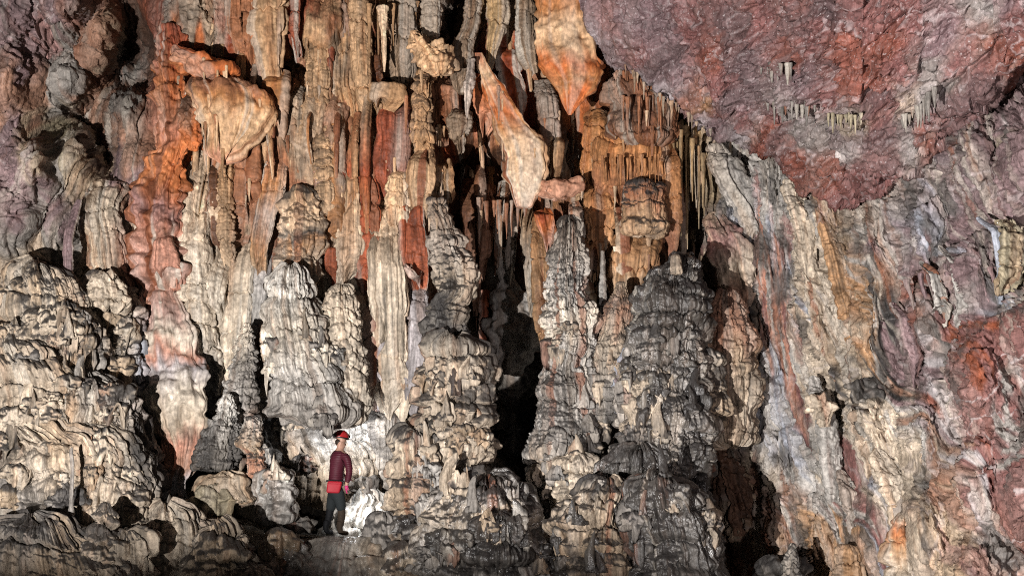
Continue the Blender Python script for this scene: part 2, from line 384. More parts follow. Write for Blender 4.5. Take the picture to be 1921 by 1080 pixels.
# ------------------------------------------------------------------ mineral colours of the walls, with shade painted dark in hollows and the chasm: (px, py, colour, texture)
CP = """
-200 0 mauve w;-200 300 mauve w;-200 600 beige l;-200 900 beige f;-100 150 mauve w
20 20 mauve w;70 90 rose w;30 130 mauve w;130 30 mauve w;110 110 grey p;180 40 clay f;160 120 clay p;200 100 tan p;20 200 clay f;60 230 clay f;100 190 grey p
20 300 mauve w;60 290 tan f;110 260 olive f;90 330 grey f;150 300 tan f;180 220 clay f;240 240 clay f;270 290 clay f;240 170 grey p;240 120 umber p;235 80 umber p;160 250 umber p;185 280 umber p;270 60 umber s;290 40 deep s;300 20 rust s
230 330 mauve f;180 350 tan f;40 370 mauve p;100 400 mauve f;30 440 grey l;80 440 grey f;150 430 grey p;190 440 beige f;225 430 beige f;170 480 tan f;60 500 beige l;20 560 tan l;80 560 tan l
330 30 grey p;380 40 lgrey p;360 80 grey p;400 70 grey p;330 120 orange s;370 120 orange s;420 125 deep s;320 160 rust s;340 190 rust s;310 230 salmon s;340 240 orange s;310 300 orange s;330 330 orange s;290 350 deep s
430 40 deep f;450 30 tan f;490 50 beige f;500 100 beige s;470 110 clay f;520 40 tan f;550 60 rust s;555 20 rust f;530 130 beige f;520 180 amber s;510 230 cream s;545 160 pink p;550 230 lgrey s;560 280 grey f;530 300 clay f;500 330 clay f
470 330 clay s;490 400 clay s;455 380 clay s;520 380 amber s;540 420 lilac f;500 460 beige f;450 470 cream f;420 480 cream f;380 460 pale l;360 400 pale p;400 560 pale f;440 560 beige f;480 560 lgrey f;380 600 pale l;430 640 pale f;390 700 lgrey l;430 720 lgrey l;480 700 grey l;500 480 lgrey f;520 520 grey f
280 400 orange s;320 390 orange s;300 440 salmon s;270 430 salmon p;280 520 salmon s;310 560 pink s;290 600 salmon s;270 660 blue s;310 660 rust f;340 680 pale s;300 720 lilac s
600 40 beige f;630 40 clay f;600 90 tan l;650 100 grey f;600 160 tan l;640 150 grey f;600 220 beige l;650 220 clay f;600 300 beige l;630 290 clay f;625 350 amber s;655 300 beige l;660 380 cream l;640 380 cream f;630 440 rust s;600 440 beige f;570 380 beige l;570 460 amber f;560 320 clay f
690 40 brown f;695 100 rust f;710 30 beige f;720 150 tan f;735 190 beige s;700 200 clay f;680 260 clay f;670 140 beige f;700 300 rust f;740 250 deep f;745 300 rust f;735 340 deep f;700 360 cream f;690 420 rust s;690 480 rust s;720 400 cream l;770 360 cream f;775 430 deep s;780 480 deep s;735 480 pale f;760 520 beige f
700 560 lilac s;705 620 blue s;740 560 beige f;740 640 cream f;780 560 lilac s;790 620 pink f;765 640 rose f;760 700 lilac f;720 720 beige f;790 720 beige f;700 700 lgrey f;650 720 pale f;640 560 cream l;600 560 cream l;560 740 grey l;620 740 pale p;660 800 pale s;560 800 grey l;600 830 lgrey l;540 860 beige f;600 880 beige f;640 860 white p;700 830 grey p;720 880 dgrey p;690 940 white s;660 970 white s
760 60 grey p;790 20 grey p;800 60 lgrey p;820 40 blue p;845 50 umber s;850 110 umber s;880 60 grey p;880 130 grey p;920 40 olive f;960 50 olive f;980 30 grey f;900 120 rust f;950 130 deep s;960 160 rust s;920 170 orange s;900 220 salmon s;850 210 clay f;830 250 deep f;820 190 rust f
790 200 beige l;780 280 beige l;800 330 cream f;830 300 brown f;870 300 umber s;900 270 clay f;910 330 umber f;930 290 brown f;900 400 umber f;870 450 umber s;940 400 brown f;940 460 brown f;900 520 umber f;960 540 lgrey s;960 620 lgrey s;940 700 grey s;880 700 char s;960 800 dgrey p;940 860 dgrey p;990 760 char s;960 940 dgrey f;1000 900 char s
1060 20 amber s;1040 80 pale s;1100 120 orange s;1080 180 orange s;1010 230 umber f;1050 250 umber f;1070 290 grey f;1000 330 amber s;1000 420 orange f;1030 420 salmon s;1000 480 clay f;1010 520 tan f;1080 400 clay f;1120 300 amber f;1150 220 brown f;1190 180 brown f;1230 190 brown f;1210 230 umber f;1110 400 amber f;1140 470 amber f;1120 540 tan f;1170 460 amber f;1180 520 tan f;1170 360 amber f
1200 300 amber l;1240 290 amber f;1190 390 amber l;1240 420 brown f;1290 300 olive f;1290 220 olive f;1300 400 umber f;1310 470 umber s;1320 330 olive f;1140 640 lgrey l;1180 700 grey l;1240 640 char l;1240 760 grey f;1180 760 blue l;1140 760 dgrey s;1180 840 dgrey p;1130 860 lgrey p;1230 860 char p;1280 820 tan f;1310 700 beige l
1350 300 olive f;1340 260 lgrey f;1380 290 lgrey f;1420 310 lgrey f;1350 400 grey p;1390 380 blue f;1340 460 rose f;1380 470 rose f;1370 520 salmon f;1420 450 lilac f;1330 520 umber s;1360 600 clay l;1380 670 clay l;1410 560 char p;1440 600 lgrey f;1400 620 beige f
1440 360 lgrey f;1480 330 lgrey f;1500 350 cream f;1510 420 cream f;1460 420 rose f;1470 480 lilac s;1450 500 salmon s;1450 560 salmon s;1470 640 salmon s;1490 690 brick s;1500 560 blue f;1530 520 cream p;1530 600 cream p;1560 440 amber f;1580 440 tan f;1590 540 amber f;1600 600 amber f;1610 700 tan f;1530 700 cream f;1500 760 lgrey p
1620 400 lgrey f;1600 420 grey f;1610 560 lgrey s;1640 480 mauve f;1660 560 clay f;1700 430 mauve w;1720 400 blue f;1700 500 lgrey f;1720 480 rust p;1760 460 mauve f;1740 590 rust f;1780 560 lgrey f;1790 640 grey f;1830 600 mauve f;1850 430 mauve p;1870 500 blue s;1900 470 olive f;1910 560 dmauve p;1820 330 dmauve p;1890 360 mauve p;1900 280 mauve w;1860 260 dmauve p;1780 380 mauve w
1620 640 dgrey p;1660 640 char s;1680 700 mauve f;1720 720 mauve f;1760 700 lilac w;1830 640 brick w;1880 640 deep w;1800 670 brick w;1840 720 deep w;1900 700 brick w;1780 620 brick w;1870 760 brick w;1910 620 brick w;1870 560 brick w
1450 760 blue p;1470 850 blue p;1430 800 lgrey p;1430 900 beige f;1480 900 lgrey f;1400 960 tan f;1360 880 brown f;1350 960 umber f;1320 840 umber p;1400 1040 brown f;1460 1000 clay f;1530 790 cream s;1560 760 beige f;1600 760 char p;1620 800 beige f;1650 820 cream f;1560 860 lgrey f;1600 930 brick s;1620 960 brick s;1590 1010 lgrey f;1550 1000 lgrey f;1550 1060 amber f;1600 1060 amber s;1640 1000 blue p
1660 900 cream f;1700 880 cream f;1740 860 lgrey f;1680 800 lgrey f;1720 780 lilac w;1700 960 beige s;1760 900 clay f;1790 980 tan f;1800 1060 tan f;1760 760 mauve w;1820 760 rose w;1880 780 rose w;1790 830 clay w;1850 860 brick w;1900 830 lgrey w;1870 930 lilac w;1840 1000 lilac w;1900 1000 brick w;1880 1060 rust w;1910 900 brick w;1960 760 brick w;2100 700 brick w;2100 1000 mauve w;2100 400 mauve w;1820 1060 rose w
60 640 beige l;140 680 tan l;200 560 beige l;210 640 beige l;190 720 grey l;60 760 beige f;130 780 tan l;80 820 tan f;180 830 beige l;60 880 beige f;150 900 beige f;220 900 beige f;60 960 grey l;250 960 beige l;350 970 beige l;450 960 beige l;100 1020 tan f;300 1030 cream f;400 1040 tan f;500 1010 beige p;600 1050 grey p;800 1050 tan p;900 1060 grey p;1000 1050 dgrey p;1150 1050 tan p;700 1010 beige p
270 850 char s;385 850 char s;330 930 grey s;420 900 tan s;430 800 lgrey l;470 830 brown s;510 930 lgrey p
850 650 lgrey l;850 760 beige f;800 860 beige l;870 850 cream f;780 900 beige f;900 960 grey l;1065 450 dgrey l;1065 520 lgrey p;1065 620 lgrey l;1070 760 lgrey p;1070 860 lgrey p;1075 940 beige f;1200 980 dgrey p;1280 1000 char p
"""
rows = []
for ln in CP.replace('\n', ';').split(';'):
    t = ln.split()
    if len(t) == 4: rows.append((float(t[0]), float(t[1]), t[2], t[3]))
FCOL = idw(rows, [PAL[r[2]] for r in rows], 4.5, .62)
STY = 'flpws'
FSTY = blur(idw(rows, [[1.0 * (r[3] == c) for c in STY] for r in rows], 4, .7), 2)

# ------------------------------------------------------------------ depth of the wall
DP = """
-400 -300 -6;-400 100 -6;-400 500 -5;-400 900 -5;-400 1200 -5;-150 0 -4;-150 400 -3;-150 800 -3
0 -300 -4;0 0 -2;0 150 -1.5;60 300 -1.0;0 400 -1.2;0 600 -.6;0 800 -.4;0 1000 -.4;0 1200 -.4
120 0 -1;120 150 .7;130 300 0.1;110 420 .3;160 330 .5;100 600 .6;160 650 1.2;100 900 .6;130 1100 .2
190 60 .6;170 100 1.0;235 100 4.6;240 150 3.6;215 130 4.0;225 80 4.2;150 235 3.0;175 265 3.0;195 290 2.6;180 200 2.6;145 260 .3;240 220 .9;250 300 .8;230 400 .9;220 520 1.2;160 450 1.4;200 700 1.2
300 20 1.6;350 50 1.0;330 200 1;300 400 1.0;270 500 1;300 700 1.2;270 860 3.2;380 860 3.2;330 1000 .8;280 780 2.4
450 20 1.2;500 80 1.0;450 250 1.6;450 400 1.7;400 550 1.5;450 650 1.5;450 760 2.2;440 850 2.6;520 250 1.5;510 500 1.9;490 650 2.6;500 560 2.4;545 60 2.0;545 130 2.5;560 250 1.8
600 50 1.8;600 250 1.8;600 450 1.8;600 700 1.8;560 780 1.5;540 850 1.6;600 900 1.9;650 850 1.7;700 900 2.3;690 960 1.9
680 50 2.0;695 120 2.6;700 300 2.0;700 500 1.9;700 700 1.9;760 200 2.1;760 400 1.9;770 600 1.9;740 780 2.2;740 900 2.2;800 50 2;820 20 2.0
845 40 5;850 100 5;810 200 3.4;808 300 4.0;880 60 2.2;860 150 2.4;850 250 3;865 330 5.5;870 450 6;900 400 5.2;890 560 6;870 650 5;930 520 8;930 600 9;960 700 7.5;960 620 7;960 850 6;960 950 4;1000 650 7.5;1000 800 6.5;900 800 6;900 900 3.5
930 60 2.2;980 50 2.0;960 150 2.6;930 250 3.2;1020 230 3.4;1060 280 3.2;1000 450 4.0;1020 540 4.2;980 420 5;1030 640 4
1060 50 2.0;1100 100 2.0;1120 250 2.4;1100 400 2.9;1150 350 2.3;1150 550 2.9;1120 700 2.6;1140 800 3;1060 900 2.5
1200 150 2.2;1200 220 2.8;1250 300 2.5;1200 400 2.2;1200 550 2.4;1290 350 3.2;1300 450 4;1320 550 4;1330 700 2.5;1240 800 1.5;1200 950 1.0;1320 760 2.6;1290 880 2.6
1340 300 1.9;1350 420 1.2;1360 520 1.1;1380 650 1.0;1350 800 2.2;1330 900 2.6;1360 1000 2.4;1390 900 1.8;1410 1000 1.4;1420 800 .8
1450 350 .6;1450 500 .5;1450 700 .4;1460 850 .3;1470 1000 .2;1480 1200 0;1550 400 -.6;1550 600 -.8;1550 800 -.8;1560 1000 -1;1650 450 -2;1650 600 -2.0;1660 640 -1.7;1650 800 -2.2;1650 1000 -2.5
1750 420 -3.4;1750 600 -3.6;1750 800 -3.8;1750 1000 -4.2;1850 300 -4.8;1850 500 -4.8;1850 700 -5.2;1850 900 -5.3;1850 1080 -5.5;1950 300 -6;1950 600 -6.4;1950 900 -6.6;2200 200 -8;2200 600 -8.6;2200 1000 -9;2400 600 -10
1040 -100 2;1200 -100 2;1400 -100 2;1500 200 1;1600 300 -1;1700 250 -3;1500 -300 1;2000 -300 -6;600 -300 2;300 -300 1;850 -300 3
600 1200 1.8;900 1200 2.5;1200 1200 1;1400 1200 1
"""
drows = [tuple(float(v) for v in ln.split()) for ln in DP.replace('\n', ';').split(';') if len(ln.split()) == 3]
drows = [(a, b, c - .95) if 395 < a < 812 and b < 760 and 1.35 < c < 2.35 else (a, b, c) for a, b, c in drows]
drows = [(a, b, c * .45) if a <= 0 else (a, b, c) for a, b, c in drows]
FDEP = blur(idw(drows, [[r[2]] for r in drows], 3.2, .8), 3)

def structure(name, me):
    o = bpy.data.objects.new(name, me)
    return link(o, kind='structure')

def build_wall():
    st = 1.6 / Q
    xs = np.arange(-420, 2330, st); ys = np.arange(-330, 1200, st)
    X, Y_ = np.meshgrid(xs, ys)
    # bend the sampling a little so that colour borders are ragged
    dep = samp(FDEP, X, Y_)[..., 0]
    B = P(X, Y_, dep)
    ln = .34 * sstep(1330, 1560, X)
    sx = B[..., 0] + ln * B[..., 2]
    wx = X + 30 * fbm(B, 1.0, 4) + 16 * n3(sx * 7, 0 * sx, B[..., 2] * 1.2) + 9 * n3(sx * 17, 0 * sx, B[..., 2] * 6); wy = Y_ + 40 * fbm(B, 1.0, 3, seed=33) + 60 * n3(sx * 8, 0 * sx + 9, B[..., 2] * .7)
    rt = sstep(1330, 1430, X); sh = 110 * n3(sx * 5, 0 * sx + 19, B[..., 2] * .35) + 70 * n3(sx * 13, 0 * sx + 29, B[..., 2] * .5); wy = wy + rt * sh; wx = wx + rt * sh * .33
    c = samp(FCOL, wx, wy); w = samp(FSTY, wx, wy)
    wf, wl, wp, ww, ws = [w[..., i] for i in range(5)]
    x, z = B[..., 0], B[..., 2]
    lean = .34 * sstep(1330, 1560, X) + .0 * X
    lean = lean - .16 * (1 - sstep(60, 300, X)) * (1 - sstep(250, 480, Y_))
    s = x * 1.0 - np.where(X > 1250, 1, 1) * 0 + lean * z
    s = s + np.where(X > 1300, -(dep - 1.2) * .8, 0)
    N = normals(B, False)
    rt_ = sstep(1340, 1450, X)
    D = .26 * fbm(B, .55, 2) * (1 - .5 * ww) * (1 - .4 * rt_)
    # vertical columns and the clefts between them
    colm = np.abs(n2(s * 1.25 + .3 * n2(s * .8, z * .5, 2), z * .12, 31)) ** .8 + .45 * np.abs(n2(s * 3.4, z * .22, 32)) ** .8
    D = D + (colm - .55) * (.34 * wf + .22 * wl + .12 * wp + .05 * ws + .06 * ww) * (1 - .35 * sstep(1350, 1450, X))
    fl = np.abs(n2(s * 12 + .6 * n2(s * 3, z * 1.5, 3), z * .28, 35)) ** .7 + .5 * np.abs(n2(s * 27, z * .5, 36))
    fl = fl + .3 * np.abs(n2(s * 52, z * 1.2, 38))
    D = D + (fl - .75) * (.075 * wf + .035 * wf * rt_ + .02 * wp * rt_ + .028 * wl + .02 * ww + .012 * ws) * sstep(-.6, .1, n2(s * .8, z * .7, 37))
    l1, u, k = layers(s, z, .42, 1.2, 41); l2, u2, k2 = layers(s, z, .15, 1.6, 47)
    D = D + l1 * (.10 * wl + .05 * wf + .03 * wp) + l2 * (.05 * wl + .018 * wf + .03 * wp)
    a1, fc = scales(s / .36 + .3 * n2(s * 3, z * 3, 55), z / .44 + .3 * n2(s * 3, z * 3, 56), 7); a2, fc2 = scales(s / .14, z / .15 + .3 * n2(s * 6, z * 3, 57), 9)
    D = D + (a1 - .5) * (.17 * wl + .06 * wp + .05 * wf) + (a2 - .5) * (.07 * wl + .04 * wp + .02 * wf)
    F1, F2, ci, oy = worley(s / .13 + .5 * n2(s * 6, z * 6, 51), z / .15 + .5 * n2(s * 6, z * 6, 52), 5)
    D = D + (np.clip(1 - (F1 / .8) ** 2, -.4, 1) * (.3 + ci)) * (.06 * wp + .012 * wl) * (1 - .5 * rt_)
    # crinkled crust: torn ridges and pits
    rid = 1 - np.abs(fbm(B, 2.6, 4, .6, seed=61)) * 3.2
    Bl = np.stack([s, 0 * s, z * .55], -1)
    rid2 = 1 - np.abs(fbm(Bl, 8.5, 4, .65, seed=67)) * 3.2
    pit2 = sstep(.26, .36, fbm(Bl, 5.5, 3, .6, seed=73)); 
    D = D + (1 - .45 * rt_) * np.clip(rid, -.6, 1) * (.085 * ww + .06 * wp + .02 * wf) + np.clip(rid2, -.8, 1) * (.05 * ww + .045 * wp + .014 * wf + .05 * wf * sstep(1340, 1420, X))
    pit = sstep(.30, .42, fbm(B, 2.1, 3, seed=71)); D = D - pit2 * (.11 * ww + .10 * wp + .09 * wf * sstep(1330, 1420, X))
    D = D - pit * (.22 * ww + .16 * wp + .10 * wf * sstep(1330, 1420, X))
    q = np.abs(n2(s * 2.3 + .4 * n2(s * 2, z * 1.2, 101), z * .2, 102)); D = D - .16 * np.exp(-(q / .05) ** 2) * sstep(-.2, .25, n2(s * .8, z * .9, 103)) * (wf + .6 * wl + .4 * wp + .25 * ww)
    q = np.abs(n2(s * 6.5 + .4 * n2(s * 4, z * 2.4, 104), z * .6, 105)); D = D - .07 * np.exp(-(q / .08) ** 2) * sstep(-.1, .3, n2(s * 1.3, z * 1.4, 106)) * (wf + .5 * wl + .6 * wp + .5 * ww)
    D = D + (.022 * fbm(B, 13, 3) + .03 * fbm(B, 5, 3)) * (1 - .6 * wf * (X < 1350)) + .016 * n3(s * 22, 0 * s, z * 5) * (wf + ww)
    Pt = B + N * D[..., None]
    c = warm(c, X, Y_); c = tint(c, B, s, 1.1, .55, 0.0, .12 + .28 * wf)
    vein = (sstep(.82, 1.0, 1 - np.abs(fbm(B, 1.6, 3, an=(1.6, 1, .8), seed=77)) * 5) * (.45 * ww + .3 * sstep(1340, 1420, X)))[..., None]
    c = c * (1 - vein) + vein * np.array([.52, .46, .45], f32)
    mot = (sstep(.16, .40, fbm(np.stack([s, 0 * s, z * .6], -1), 1.9, 4, .65, seed=121)) * (.75 * rt_ + .25))[..., None] * .8
    c = c * (1 - mot) + mot * PAL['dgrey']
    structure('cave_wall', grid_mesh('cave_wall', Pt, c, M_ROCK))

EDGE = [(960, -90), (1040, 0), (1110, 85), (1200, 152), (1255, 195), (1310, 246), (1380, 262), (1450, 305), (1530, 370), (1600, 402), (1660, 372), (1780, 275), (1921, 132), (2080, -20), (2330, -250)]
EDY = [(960, 1.8), (1040, 1.3), (1200, .7), (1310, .3), (1450, -.5), (1600, -1.6), (1780, -4.1), (1921, -5.9), (2330, -9.5)]
CC = """1060 20 mauve;1150 40 rose;1120 90 mauve;1200 30 mauve;1250 60 mauve;1200 110 brick;1260 130 mauve;1290 60 brick;1340 90 rust;1380 60 dmauve;1430 40 brick;1420 110 dmauve;1450 150 mauve;1500 90 rust;1540 60 brick;1560 30 dmauve;1600 90 rust;1620 40 brick;1660 80 rust;1700 30 brick;1540 130 dmauve;1620 140 rust;1690 120 brick;1750 60 mauve;1740 110 grey;1760 160 grey;1800 120 brick;1840 80 rust;1850 40 lgrey;1900 60 brick;1880 20 mauve;1900 110 rust;1800 180 brick;1760 220 brick
1300 170 salmon;1330 150 rose;1320 190 amber;1370 130 brick;1340 200 brick;1390 180 mauve;1290 210 rose;1350 240 mauve;1400 230 brick;1440 260 rust;1470 170 grey;1520 150 mauve;1490 210 grey;1560 180 brick;1600 230 olive;1640 190 brick;1700 190 beige;1740 170 lgrey;1700 240 grey;1650 250 brick;1560 250 grey;1520 270 grey;1500 240 grey;1450 220 brick;1500 300 rust;1590 290 lgrey;1640 280 rose;1700 280 lgrey;1560 330 rust;1620 340 brick;1570 370 brick;1650 330 rose;1730 260 rust;1670 350 brick;1390 255 lilac;1310 235 lilac;1250 185 lilac;1200 140 lilac;1120 80 lilac;1420 300 rust;1480 330 rust
1300 -100 brick;1600 -100 rust;1900 -100 brick;1600 -300 brick;1200 -200 mauve;2100 0 brick;2200 -150 brick"""
crow = [(float(a.split()[0]), float(a.split()[1]), a.split()[2]) for a in CC.replace('\n', ';').split(';')]
FCEIL = idw(crow, [PAL[r[2]] for r in crow], 4, .9)

def build_ceiling():
    a = np.arange(965, 2330, 2.0 / Q); nb = int(330 / Q)
    E = np.interp(a, [e[0] for e in EDGE], [e[1] for e in EDGE]); E = E + 7 * n2(a / 38.0, 0 * a, 3) + 5 * n2(a / 13.0, 0 * a, 4)
    Ye = cubic([e[0] for e in EDY], [e[1] for e in EDY], a)
    b = np.concatenate([np.linspace(-1, 0, 26)[:-1], np.linspace(0, 1, nb)])[::-1, None]
    bb = np.clip(b, 0, 1); t = np.clip(-b, 0, 1)
    top = np.minimum(E - 60, -360.0)
    X = np.ones_like(b) * a
    Yp = E + bb * (top - E) - t * 30
    rise = E - Yp
    slope = np.interp(a, [965, 1200, 1600, 1900, 2330], [.006, .0085, .0088, .0065, .004])
    Yd = Ye - (slope * np.maximum(rise, 0)) * (b > 0) + t * 1.6 - .0 * b
    Yd = Yd - .45 * np.sin(np.clip(bb * 14, 0, math.pi / 2)) + .45
    B = P(X, Yp, Yd)
    N = normals(B, False)
    mid = np.exp(-((Yp - 130) / 110) ** 2) * sstep(1290, 1400, X) * (1 - sstep(1720, 1800, X))
    rid = np.clip(1 - np.abs(fbm(B, 2.4, 4, .6, seed=81)) * 3.2, -.6, 1)
    rid2 = np.clip(1 - np.abs(fbm(B, 7, 3, .6, seed=87)) * 3.2, -.8, 1)
    fx = B[..., 0] * .9 - B[..., 2] * .6; fy = B[..., 1] * 1.0 + B[..., 2] * .5
    D = .16 * fbm(B, .6, 2) + .16 * facets(fx / 1.1, fy / .6, 3) + .10 * facets(fx / .42 + .3 * fbm(B, 2, 2), fy / .3, 5) + .05 * facets(fx / .17, fy / .15, 7) + rid * (.02 + .12 * mid) + rid2 * (.025 + .07 * mid) + .03 * fbm(B, 11, 3) * (1 + 2 * mid)
    pit = sstep(.22, .40, fbm(B, 2.6, 4, seed=91)); D = D - pit * (.10 + .22 * mid)
    # bedding cracks running up to the right
    q = B[..., 0] * .55 - B[..., 2] * 1.0 + .25 * fbm(B, .9, 2, seed=95)
    D = D - .12 * np.exp(-(((q * .8) % 1 - .5) / .03) ** 2) * sstep(-.1, .3, n3(B[..., 0] * .6, B[..., 1] * .6, B[..., 2]))
    D = D + .012 * fbm(B, 15, 3)
    D = D * np.clip((b + 1) * 3, 0, 1)
    Pt = B + N * D[..., None]
    wx = X + 50 * fbm(B, .9, 5, .65); wy = Yp + 44 * fbm(B, .9, 5, .65, seed=31)
    c = tint(samp(FCEIL, wx, wy) * .90 * np.array([1.02, .97, 1.0], f32), B, B[..., 0], 1.1, .15, 5.0, .12)
    v = (sstep(.80, 1.0, 1 - np.abs(fbm(B, 2.0, 3, seed=97)) * 4.6) * .5)[..., None]
    c = c * (1 - v) + v * np.array([.50, .42, .42], f32)
    bnd = (sstep(.08, .34, fbm(np.stack([B[..., 0] * .5, B[..., 1] * .4, B[..., 2] * 1.6], -1), 1.5, 4, .65, seed=131)) * .65)[..., None]
    c = c * (1 - bnd) + bnd * PAL['dmauve'] * 1.1
    structure('cave_ceiling', grid_mesh('cave_ceiling', Pt, c, M_CRUST))

def ceil_Y(px, py):
    E = float(cubic([e[0] for e in EDGE], [e[1] for e in EDGE], np.array([px]))[0]); Ye = float(cubic([e[0] for e in EDY], [e[1] for e in EDY], np.array([px]))[0])
    top = min(E - 60, -360); bb = (E - py) / (E - top)
    return Ye - np.interp(px, [965, 1200, 1600, 1900, 2330], [.006, .0085, .0088, .0065, .004]) * max(E - py, 0) - .45 * math.sin(min(max(bb * 14, 0), math.pi / 2)) + .45

BANK = -.75
def floor_z(x, y):
    """a trodden ledge that breaks off into a steep flowstone bank towards the viewer"""
    t = np.clip(BANK - y, 0, 2.3)
    shade_ridge = (1.265 + .06 * n2(x * 1.5, 0 * x, 61)) * np.exp(-((y + 18.6) / .5) ** 2)  # rise out of view, added to shade the foot of the bank
    return .06 + shade_ridge - 1.9 * sstep(2.7, 3.5, x) * sstep(-8, -6, y) - .95 * t - .25 * np.minimum(t, .5) + .10 * np.maximum(y - .8, 0)

def build_floor():
    st = .022 / Q
    xs = np.arange(-12.5, 12.5, st)
    ya = np.concatenate([np.arange(4.5, 1.5, -.05), np.arange(1.5, BANK - 2.3, -st * .8), np.arange(BANK - 2.3, -26, -.12)])
    X, Y_ = np.meshgrid(xs, ya)
    Y_ = Y_ + .30 * n2(X * .8, 0 * X, 3) * np.exp(-((Y_ - BANK + .6) / 1.2) ** 2)
    B = np.stack([X, Y_, floor_z(X, Y_)], -1)
    N = normals(B, False)
    arc = np.concatenate([[0], np.cumsum(np.hypot(np.diff(ya), np.diff(floor_z(0 * ya, ya))))])[:, None] * np.ones_like(X)
    s = X + .15 * n2(X * 2, arc * 2, 5); z = -arc
    steep = sstep(BANK + .15, BANK - .25, Y_)
    D = .22 * fbm(B, .8, 3)
    a1, f1 = scales(s / .62, z / .55, 21); a2, f2 = scales(s / .27 + 4, z / .30, 23); a3, f3 = scales(s / .12, z / .13, 25)
    D = D + (.26 * (a1 - .5) + .13 * (a2 - .5) + .05 * (a3 - .5)) * (.35 + .65 * steep)
    fl = np.abs(n2(s * 14, z * .5, 27)) ** .7 + .5 * np.abs(n2(s * 31, z * .8, 28))
    D = D + (fl - .6) * .05 * steep * sstep(.05, .4, np.maximum(f1, f2))
    D = D + .02 * fbm(B, 7, 3) + .03 * np.clip(1 - np.abs(fbm(B, 5, 3, .6)) * 3, -.6, 1) * (1 - steep)
    keep = np.exp(-(((X + 3.05) / .6) ** 2 + ((Y_ + .1) / .8) ** 2) ** 2)
    D = D * (1 - .85 * keep)
    B = B + N * D[..., None]
    qx, qy = to_px(B)
    c = samp(FCOL, qx + 40 * fbm(B, .8, 2), np.clip(qy, 930, 1079) + 30 * fbm(B, .8, 2, seed=9))
    c = tint(c * .62 + .01, B, s, 1.1, .4)
    dark_patch = sstep(-.05, .3, fbm(B, 1.3, 4, .6, seed=13))[..., None] * .75; c = c * (1 - dark_patch) + dark_patch * PAL['char'] * 1.4  # near-black patches spread by noise over the floor
    structure('cave_floor', grid_mesh('cave_floor', B, c, M_WET))
def T(name, label, cat, pts, Y, **k):
    return thing(name, label, cat, [tuple(float(v) for v in q.split(',')) for q in pts.split()], Y, **k)
def PT(name, par, pts, Y, **k):
    return part(name, par, [tuple(float(v) for v in q.split(',')) for q in pts.split()], Y, **k)
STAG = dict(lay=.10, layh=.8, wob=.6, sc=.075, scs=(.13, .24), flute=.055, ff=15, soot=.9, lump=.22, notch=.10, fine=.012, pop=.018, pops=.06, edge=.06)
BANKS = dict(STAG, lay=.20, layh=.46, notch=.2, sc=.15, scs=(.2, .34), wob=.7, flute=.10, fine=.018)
COLU = dict(streak=.75, top='flat', bot='flat', lump=.10, flute=.08, lay=.06, layh=.55, fold=.06, ff=11, fz=.15, sink=(.4, .4), edge=.06, notch=.10, cuts=.13, pop=.012, pops=.07, hem=.12, fine=.008)
DRAP = dict(streak=.75, top='flat', bot='flat', lump=.08, flute=.09, ff=10, fz=.12, fold=.09, dr=.5, sink=(.4, .3), edge=.07, cuts=.14, lay=.025, layh=.6, notch=.07, hem=.35, fine=.006)

